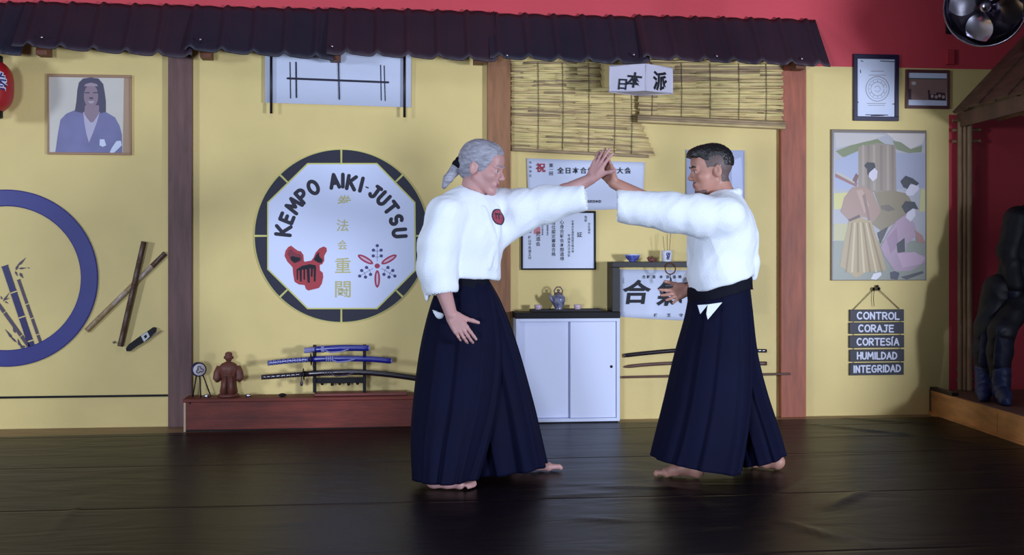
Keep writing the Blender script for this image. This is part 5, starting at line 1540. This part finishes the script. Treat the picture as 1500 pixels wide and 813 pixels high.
    s.chain([p(735, 340, .06), p(765, 322, .07)], [.07, .06], .04)
    s.chain([p(629, 420, -.19), p(634, 436, -.20), p(644, 461, -.212)], [.03, .028, .022], .012, n=FW, sq=.45)
    # openings
    s.cone(p(641, 396, -.185), p(649, 436, -.20), .045, .074, .008, op=-1)
    s.cone(p(820, 294, .04), p(866, 289, .0), .035, .060, .008, op=-1)
    s.chain([nb + UP * .12 + Fb * .05, nb + Fb * .012, nb - UP * .07 + Fb * .05], [.075, .06, .03], .01, op=-1)
    L_ = lambda sd, f_, u_: nb + Sb * sd + Fb * f_ + UP * u_
    V_, Q_ = s.build(.008)                               # a first surface to lay the lapels on
    bv = BVHTree.FromPolygons([tuple(v) for v in V_], [tuple(q) for q in Q_])
    def on(q):
        h_ = bv.find_nearest(q); return h_[0] - (h_[1] if h_[1].dot(h_[0] - wst) > 0 else -h_[1]) * .014
    col = [L_(.062 * math.sin(t), -.068 * math.cos(t), .022 - .026 * (1 - math.cos(t)) / 2 ) for t in [(-2.4 + 4.8 * i / 12) for i in range(13)]]
    s.chain(col, [.016] * 13, .006)
    for path in ([(-.055, .055, -.02), (-.05, .13, -.10), (-.01, .17, -.22), (.05, .17, -.38)], [(.055, .055, -.02), (.05, .13, -.10), (.0, .17, -.22), (-.06, .17, -.38)]):
        pts = []
        for i in range(len(path) - 1):
            for j in range(4): pts.append(on(L_(*[path[i][q] + (path[i + 1][q] - path[i][q]) * j / 4 for q in range(3)])))
        s.chain(pts, [.0235] * len(pts), .003)
    V, Q = s.build(.0058); V = relax(V, Q, 1)
    V = cloth_folds(V, Q, .008, 7, 11, (Vector((.3, 0, 1))), 4)
    V = cloth_folds(V, Q, .0032, 15, 4, (Vector((.6, 0, .8))), 4)
    jk = sdf_obj('jacket', V, Q, [M_gi], root)
    h_, n_, d_ = ray_hit(V, Q, 730, 318)
    if h_:                                               # round patch draped over the jacket's breast
        n_ = (n_ if n_.dot(d_) < 0 else -n_); n_ = (n_ - d_ * .6).normalized()
        e1 = UP.cross(n_).normalized(); e2 = n_.cross(e1)
        bj = BVHTree.FromPolygons([tuple(v) for v in V], [tuple(q) for q in Q])
        M_pb, M_pr = mat('patch_black', (30, 26, 40), .6), mat('patch_red', (160, 60, 82), .6)
        NRr, NAa = 14, 40; vs = []
        for r_ in range(NRr + 1):
            for q in range(NAa):
                rr = .042 * r_ / NRr; t = 2 * PI * q / NAa
                o_ = h_ + e1 * (rr * math.cos(t)) + e2 * (rr * math.sin(t)) + n_ * .05
                hp_ = bj.ray_cast(o_, -n_, .12)[0]
                vs.append((hp_ or (o_ - n_ * .05)) + n_ * .0035)
        mb = MB()
        for r_ in range(NRr):
            for q in range(NAa):
                rr = .042 * (r_ + .5) / NRr; t = 2 * PI * (q + .5) / NAa; x, y = rr * math.cos(t), rr * math.sin(t)
                dark = rr > .036 or (abs(y) < .013 and (abs(x + .015) < .0035 or abs(x - .002) < .0035 or abs(x - .018) < .0035)) or (abs(x) < .022 and abs(y - .015) < .004)
                f = (r_ * NAa + q, (r_ + 1) * NAa + q, (r_ + 1) * NAa + (q + 1) % NAa, r_ * NAa + (q + 1) % NAa)
                mb.add([vs[k_] for k_ in f], [(0, 1, 2, 3)], M_pb if dark else M_pr, True)
        rim_ = vs[NRr * NAa:]; low_ = [v - n_ * .006 for v in rim_]
        mb.add(rim_ + low_, [(q, NAa + q, NAa + (q + 1) % NAa, (q + 1) % NAa) for q in range(NAa)], M_pb)
        obj('chest_patch', mb, jk)
    # hakama: two wide pleated legs and the waist band
    A = [(645, 408, 716, 410, 5.5, .115), (630, 450, 728, 448, 5.49, .15), (617, 510, 735, 510, 5.47, .19), (609, 580, 728, 585, 5.44, .21), (605, 640, 714, 644, 5.41, .215), (606, 698, 698, 698, 5.39, .21)]
    B = [(660, 410, 717, 412, 5.52, .11), (662, 450, 735, 446, 5.53, .14), (664, 510, 757, 505, 5.56, .17), (668, 580, 777, 575, 5.6, .19), (672, 638, 790, 628, 5.62, .20), (682, 692, 801, 680, 5.64, .19)]
    mb = skirt(A, 220, 11, .026, 2.0); m2 = skirt(B, 220, 10, .028, 7.0)
    mb.add(m2.v, m2.f, M_hak, True); hk = obj('hakama', mb, root)
    C_ = [(644, 405, 717, 408, 5.5, .119), (643, 412, 718, 416, 5.5, .123), (640, 422, 721, 426, 5.5, .128), (640, 424, 721, 428, 5.5, .122)]
    obj('belt', skirt(C_, 120, 3, .004, 3.0, rows=8, M=M_belt, cap=False, inner=.006), root)
    return root

# ------------------------------------------------------------------ right person (short dark hair), facing left
def right_person():
    Z0 = 5.65; p = lambda x, y, dz=0.: C(x, y, Z0 + dz)
    b = math.radians(8); Fb = -RT * math.cos(b) + FW * math.sin(b); Sb = -RT * math.sin(b) - FW * math.cos(b)     # Sb: the person's left, towards us
    root = thing('person', 'person with short dark hair in white jacket and navy hakama, open palm at waist', 'person', G(1050, 690))
    nb = p(1060, 290); lsh = p(1062, 316, -.16); rsh = p(1052, 312, .17); pel = p(1056, 445, 0); wst = p(1056, 412, 0)
    s = Sdf()
    ah = math.radians(-4); Fh = -RT * math.cos(ah) + FW * math.sin(ah); pit = math.radians(6)
    Uh = UP * math.cos(pit) + Fh * math.sin(pit); Fh2 = Fh * math.cos(pit) - UP * math.sin(pit); Sh = Uh.cross(Fh2)
    hc = p(1041, 251, 0); K = 1.03
    P = head_prims(s, hc, Fh2, Sh, Uh, K)
    s.chain([P(-.032, 0, -.05), nb, nb - UP * .08], [.056, .062, .07], .02)
    s.chain([nb - UP * .10, wst, pel], [.10, .095, .085], .04, n=Fb, sq=.75); s.cone(rsh, lsh, .055, .055, .04)
    lel = p(984, 312, -.15); lwr = p(899, 268, -.115)
    s.chain([lsh, lel], [.05, .042], .02); s.chain([lel, lel * .6 + lwr * .4, lwr], [.043, .042, .029], .015)
    hand_prims(s, lwr, p(882, 224, -.10) - lwr, (-RT * .7 - FW * .55 + UP * .1), (-RT * .55 + FW * .7), 1.0, curl=(.1, .08, .12, .2), spread=.16, thumb=(.6, .8, .0), tcurl=.2)
    rel = p(1046, 396, .22); rwr = p(1007, 424, .06)
    s.chain([rsh, rel], [.05, .042], .02); s.chain([rel, rel * .6 + rwr * .4, rwr], [.043, .040, .028], .015)
    hand_prims(s, rwr, p(964, 441, -.03) - rwr, (UP * .75 - FW * .7), (-FW * .5 - UP * .8 - RT * .1) * -1, 1.0, curl=(.1, .14, .18, .22), spread=.30, thumb=(.8, .55, .1), tcurl=.15)
    f1h, f1t = G(1029, 701.5), G(957, 698); f2h, f2t = G(1146, 689), G(1086, 683)
    an1 = foot_prims(s, f1h, f1t, -1); an2 = foot_prims(s, f2h, f2t, 1)
    h1, h2 = pel + Sb * .05 - UP * .06, pel - Sb * .05 - UP * .06
    kn1 = (h1 + an1) / 2 + Fb * .08; kn2 = (h2 + an2) / 2 + Fb * .06
    s.chain([h1, kn1, an1], [.065, .055, .036], .02); s.chain([h2, kn2, an2], [.065, .055, .036], .02)
    V, Q = s.build(.0034); V = relax(V, Q, 2)
    cen = V[Q].mean(1) - np.array(hc); f, sd, u = cen @ np.array(Fh2) / K, cen @ np.array(Sh) / K, cen @ np.array(Uh) / K
    mi = np.zeros(len(Q), int)
    head = (u > -.13) & (abs(sd) < .13) & (abs(f) < .16)
    mi[head & (f > .0885) & (abs(sd) < .021) & (u < -.054) & (u > -.0735)] = 1
    mi[head & (u > .018 - .35 * (f + .02).clip(-1, 0)) & (f < .036 + .25 * (u - .03)) & (abs(sd) < .0815)] = 2
    mi[head & (f < -.035) & (u > -.06)] = 2
    mi[head & (u < -.09) & (f > .04)] = 3; mi[head & (f > .085) & (u < -.047) & (u > -.054) & (abs(sd) < .024)] = 3
    sdf_obj('body', V, Q, [M_skin2, M_lip, M_stub, M_stub2], root, mi)
    for q in (-1, 1):
        mb = MB(); c = P(.0765, q * .032, .001); mb.ball(c, .0122, M_eyew, n=14); e = obj('eye', mb, root)
        obj('iris', MB().ball(c + Fh2 * .0082, .0060, M_eyed, n=10), e)
        obj('eyebrow', MB().tube([P(.0985, q * .010, .026), P(.097, q * .03, .031), P(.083, q * .048, .025)], [.0034, .0048, .002], M_hairb, 8, flat=.7), root)
    s = Sdf(); R = [Fh2, Sh, Uh]; m = lambda *r: tuple(x * K for x in r)
    s.ell(P(-.016, 0, .048), m(.106, .078, .092), R, .02); s.ell(P(.04, 0, .098), m(.062, .058, .034), R, .02); s.ell(P(.082, 0, .088), m(.026, .05, .026), R, .015)
    for q in (-.8, 0, .8): s.cone(P(.086, q * .04, .096), P(.104, q * .045, .074), .018, .009, .008)
    s.ell(P(.075, 0, .0), m(.07, .11, .078), R, .006, op=-1)
    s.ell(P(-.03, 0, -.05), m(.14, .14, .082), R, .006, op=-1)
    for q in (-1, 1): s.ell(P(-.02, q * .112, .055), m(.12, .046, .07), R, .008, op=-1)
    V, Q = s.build(.004, planes=[(P(.02, 0, .052), (-Uh + Fh2 * .36).normalized())]); V = relax(V, Q, 1); V = cloth_folds(V, Q, .004, 70, 3)
    sdf_obj('hair', V, Q, [M_hairb], root)
    # jacket
    s = Sdf()
    s.chain([wst - UP * .10, wst + UP * .03, p(1056, 350), p(1058, 325)], [.148, .178, .17, .15], .03, n=Fb, sq=.92)
    cut = p(1052, 414); cn = (UP - RT * .32).normalized(); s.ell(cut - cn * 1.2, (1.2, 1.2, 1.2), [RT, FW, UP], .012, op=-1)
    s.ell(p(1070, 345), (.125, .18, .17), [Fb, Sb, UP], .05)
    s.chain([rsh, nb - UP * .035, lsh], [.085, .082, .09], .04)
    s.chain([p(1062, 318, -.14), p(1020, 315, -.15), p(984, 311, -.145), p(913, 302, -.12)], [.098, .098, .092, .083], .04)
    s.chain([p(1050, 318, .16), p(1046, 385, .2), p(1018, 414, .11)], [.09, .088, .07], .03)
    s.cone(p(945, 302, -.13), p(898, 302, -.115), .05, .076, .008, op=-1)
    s.cone(p(1030, 404, .15), p(1008, 424, .07), .04, .062, .008, op=-1)
    s.chain([nb + UP * .12 + Fb * .05, nb + Fb * .012, nb - UP * .07 + Fb * .05], [.075, .06, .03], .01, op=-1)
    s.chain([p(1097, 345, -.02), p(1101, 385, -.02), p(1103, 406, -.02)], [.04, .030, .016], .03)
    L_ = lambda sd, f_, u_: nb + Sb * sd + Fb * f_ + UP * u_
    V_, Q_ = s.build(.008); bv = BVHTree.FromPolygons([tuple(v) for v in V_], [tuple(q) for q in Q_])
    def on(q):
        h_ = bv.find_nearest(q); return h_[0] - (h_[1] if h_[1].dot(h_[0] - wst) > 0 else -h_[1]) * .014
    col = [L_(.064 * math.sin(t), -.072 * math.cos(t), .030 - .04 * (1 - math.cos(t)) / 2) for t in [(-2.4 + 4.8 * i / 12) for i in range(13)]]
    s.chain(col, [.018] * 13, .006)
    for path in ([(-.055, .055, -.02), (-.05, .13, -.10), (-.01, .17, -.22), (.05, .17, -.38)], [(.055, .055, -.02), (.05, .13, -.10), (.0, .17, -.22), (-.06, .17, -.38)]):
        pts = []
        for i in range(len(path) - 1):
            for j in range(4): pts.append(on(L_(*[path[i][q] + (path[i + 1][q] - path[i][q]) * j / 4 for q in range(3)])))
        s.chain(pts, [.0235] * len(pts), .003)
    V, Q = s.build(.0058); V = relax(V, Q, 1)
    V = cloth_folds(V, Q, .006, 7, 31, (Vector((-.3, 0, 1))), 4)
    V = cloth_folds(V, Q, .0032, 15, 14, (Vector((.7, 0, .7))), 4)
    jk = sdf_obj('jacket', V, Q, [M_gi], root)
    A = [(1010, 432, 1096, 398, 5.65, .135), (1004, 468, 1100, 450, 5.64, .165), (991, 520, 1103, 505, 5.62, .20), (977, 585, 1103, 570, 5.6, .22), (966, 632, 1096, 635, 5.59, .225), (957, 668, 1086, 691, 5.585, .21)]
    B = [(1035, 440, 1097, 400, 5.68, .11), (1040, 480, 1101, 450, 5.70, .14), (1045, 530, 1107, 515, 5.73, .165), (1055, 585, 1120, 572, 5.77, .18), (1068, 635, 1136, 622, 5.80, .185), (1080, 680, 1148, 662, 5.82, .18)]
    mb = skirt(A, 220, 11, .024, 12.0, ph=.3); m2 = skirt(B, 200, 9, .026, 17.0)
    mb.add(m2.v, m2.f, M_hak, True); hk = obj('hakama', mb, root)
    C_ = [(1008, 421, 1098, 391, 5.65, .142), (1007, 428, 1099, 398, 5.65, .150), (1008, 444, 1101, 418, 5.65, .156), (1009, 446, 1101, 420, 5.65, .150)]
    obj('belt', skirt(C_, 140, 3, .006, 23.0, rows=10, M=M_belt, cap=False, inner=.006), root)
    def zf(x, y): return 5.64 - .172 * math.sqrt(max(0.02, 1 - ((x - 1052) / 52.) ** 2)) - .012
    for tri in (((1022, 447), (1037, 446), (1026, 460)), ((1037, 446), (1058, 443), (1037, 468), (1035, 460))):
        fr_ = [C(x, y, zf(x, y)) for x, y in tri]; n = len(fr_); bk = [q + FW * .012 for q in fr_]
        obj('jacket_tail', MB().add(fr_ + bk, [tuple(range(n))[::-1], tuple(range(n, 2 * n))] + [(i, (i + 1) % n, n + (i + 1) % n, n + i) for i in range(n)], M_gi), jk)
    # stiff back plate of the hakama
    q_ = [C(1086, 398, 5.56), C(1101, 384, 5.62), C(1101, 384, 5.70), C(1092, 398, 5.75), C(1098, 424, 5.78), C(1104, 424, 5.70), C(1103, 424, 5.60), C(1088, 426, 5.54)]
    bk = [q - RT * .015 for q in q_]; n = 8
    obj('back_plate', MB().add(q_ + bk, [tuple(range(n)), tuple(range(n, 2 * n))[::-1]] + [(i, n + i, n + (i + 1) % n, (i + 1) % n) for i in range(n)], M_belt), hk)
    # thin dark band on the lower wrist
    d = (rel - rwr).normalized(); obj('wrist_cord', MB().tube([rwr + d * .02 + (d.orthogonal().normalized() * math.cos(t * PI / 8) + d.cross(d.orthogonal().normalized()) * math.sin(t * PI / 8)) * .031 for t in range(17)], .003, M_belt, 6, caps=False), root)
    return root

left_person(); right_person()

# ------------------------------------------------------------------ dark padded suit with blue boots on the platform
def padded_suit():
    M_suit = mat('suit_dark', (14, 14, 26), .6, var=.3, scale=6); M_boot = mat('boot_blue', (34, 44, 86), .5, var=.25, scale=8); M_pad = mat('suit_blue', (22, 25, 50), .5, var=.3, scale=8)
    z0 = .165
    g = lambda x, y: G(x, y, z0)
    t1, t2 = g(1441, 589), g(1474, 595)
    c = (t1 + t2) / 2
    root = thing('padded_suit', 'dark padded suit with blue boots standing on the wooden platform at the right edge', 'suit', c)
    up = lambda q, h_, dx=0, dy=0: q + UP * h_ + RT * dx + FW * dy
    heel1, heel2 = up(t1, 0, .09, .20), up(t2, 0, .06, .22)
    for t, h_ in ((t1, heel1), (t2, heel2)):
        s = Sdf(); d = (h_ - t)
        s.chain([t + d * .08 + UP * .035, t + d * .4 + UP * .055, h_ - d * .1 + UP * .06], [.034, .048, .05], .02)
        s.chain([h_ - d * .18 + UP * .06, h_ - d * .15 + UP * .2], [.054, .062], .02); s.cone(t + d * .1 + UP * .012, h_ + UP * .012, .034, .04, .01, n=UP, sq=.35)
        V, Q = s.build(.006, planes=[(Vector((0, 0, z0 + .005)), Vector((0, 0, -1)))]); V = cloth_folds(V, Q, .004, 20, 2); sdf_obj('boot', V, Q, [M_boot], root)
    hp = up((heel1 + heel2) / 2, .80, .16, .02)
    for h_, sx in ((heel1, -.11), (heel2, .08)):
        a = h_ - (h_ - c) * .1; s = Sdf(); hip = up(hp, -.06, sx, 0); kn = up(a, .47, .0, -.03)
        s.chain([up(a, .18), up(a, .33), kn, hip], [.062, .075, .078, .10], .03); V, Q = s.build(.007); V = cloth_folds(V, Q, .010, 9, 4, Vector((1, 0, .2)), 2); sdf_obj('leg', V, Q, [M_suit], root)
        s = Sdf(); s.chain([up(a, .26, -.01, -.05), up(kn, .0, -.005, -.055)], [.055, .058], .02, n=FW, sq=.5)
        V, Q = s.build(.007); V = cloth_folds(V, Q, .003, 14, 6); sdf_obj('shin_guard', V, Q, [M_pad], root)
    s = Sdf(); s.chain([up(hp, -.06), up(hp, .2, .12), up(hp, .38, .2)], [.15, .17, .18], .03, n=FW, sq=.65); s.ell(up(hp, .42, .22), (.22, .11, .10), [RT, FW, UP], .04)
    V, Q = s.build(.009); V = cloth_folds(V, Q, .008, 8, 9); sdf_obj('torso', V, Q, [M_suit], root)
    for sx in (-1, 1):
        sh_ = up(hp, .42, .22 + sx * .2); el = up(hp, .2, .22 + sx * .27, -.02); ha = up(hp, -.03, .2 + sx * .24, -.08)
        s = Sdf(); s.chain([sh_, el, ha], [.085, .07, .06], .03); V, Q = s.build(.008); V = cloth_folds(V, Q, .008, 9, 12, Vector((1, 0, .2)), 2); sdf_obj('arm', V, Q, [M_suit], root)
        s = Sdf(); s.ell(up(ha, -.05), (.055, .05, .08), [RT, FW, UP], .02); V, Q = s.build(.008); sdf_obj('glove', V, Q, [M_pad], root)
    s = Sdf(); s.ell(up(hp, .68, .24), (.10, .12, .14), [RT, FW, UP], .02); s.cone(up(hp, .44, .23), up(hp, .6, .24), .07, .06, .02); V, Q = s.build(.008); sdf_obj('helmet', V, Q, [M_suit], root)
    for q in range(4): obj('face_bar', MB().tube([up(hp, .69 + q * .035, .24 - .075, -.085), up(hp, .69 + q * .035, .24, -.128), up(hp, .69 + q * .035, .24 + .075, -.085)], .006, M_darkmetal, 8), root)
padded_suit()
# ------------------------------------------------------------------ lights
def lamp(name, loc, target, energy, size, col=(1, 1, 1), kind='AREA', spot=None):
    l = bpy.data.lights.new(name, kind); l.energy = energy; l.color = col
    if kind == 'AREA': l.shape = 'DISK'; l.size = size
    else: l.shadow_soft_size = size
    if spot: l.spot_size = spot; l.spot_blend = .1
    o = bpy.data.objects.new(name, l); COL.objects.link(o); o.location = loc
    d = Vector(target) - Vector(loc); o.rotation_euler = d.to_track_quat('-Z', 'Y').to_euler()
    return o
lamp('stage_lamp_left', (-7.0, -6.5, 1.9), (-.6, 0, 1.6), 860, .5, (.68, .80, 1.0), 'SPOT', math.radians(66))
lamp('stage_lamp_right', (5.0, -6.5, 1.15), (-.85, 0, 1.75), 1370, .42, (.72, .82, 1.0), 'SPOT', math.radians(64))
lamp('camera_lamp', (-1.6, -8.6, .9), (-.4, 0, 1.6), 800, .4, (.68, .80, 1.0), 'SPOT', math.radians(49))
lamp('ceiling_lamp', (-.3, -3.6, 3.6), (-.3, -2.6, 0), 24, 1.6, (.72, .82, 1.0))

w = bpy.data.worlds.new('room_ambience'); SC.world = w; w.use_nodes = True
w.node_tree.nodes['Background'].inputs['Color'].default_value = (.16, .17, .22, 1)
w.node_tree.nodes['Background'].inputs['Strength'].default_value = .4

cam = bpy.data.cameras.new('camera'); co = bpy.data.objects.new('camera', cam); COL.objects.link(co)
co.location = CAM; co.rotation_euler = (math.radians(90), 0, -YAW)
cam.sensor_width = 36; cam.lens = F / 1500 * 36; cam.shift_y = -(406.5 - HOR) / 1500
cam.clip_start = .05
SC.camera = co
vs_ = SC.view_settings
SC.display_settings.display_device = 'sRGB'
vs_.view_transform = 'Standard'; vs_.look = 'None'; vs_.exposure = 0.0; vs_.gamma = 1.0; vs_.use_curve_mapping = False
SC.cycles.use_denoising = True
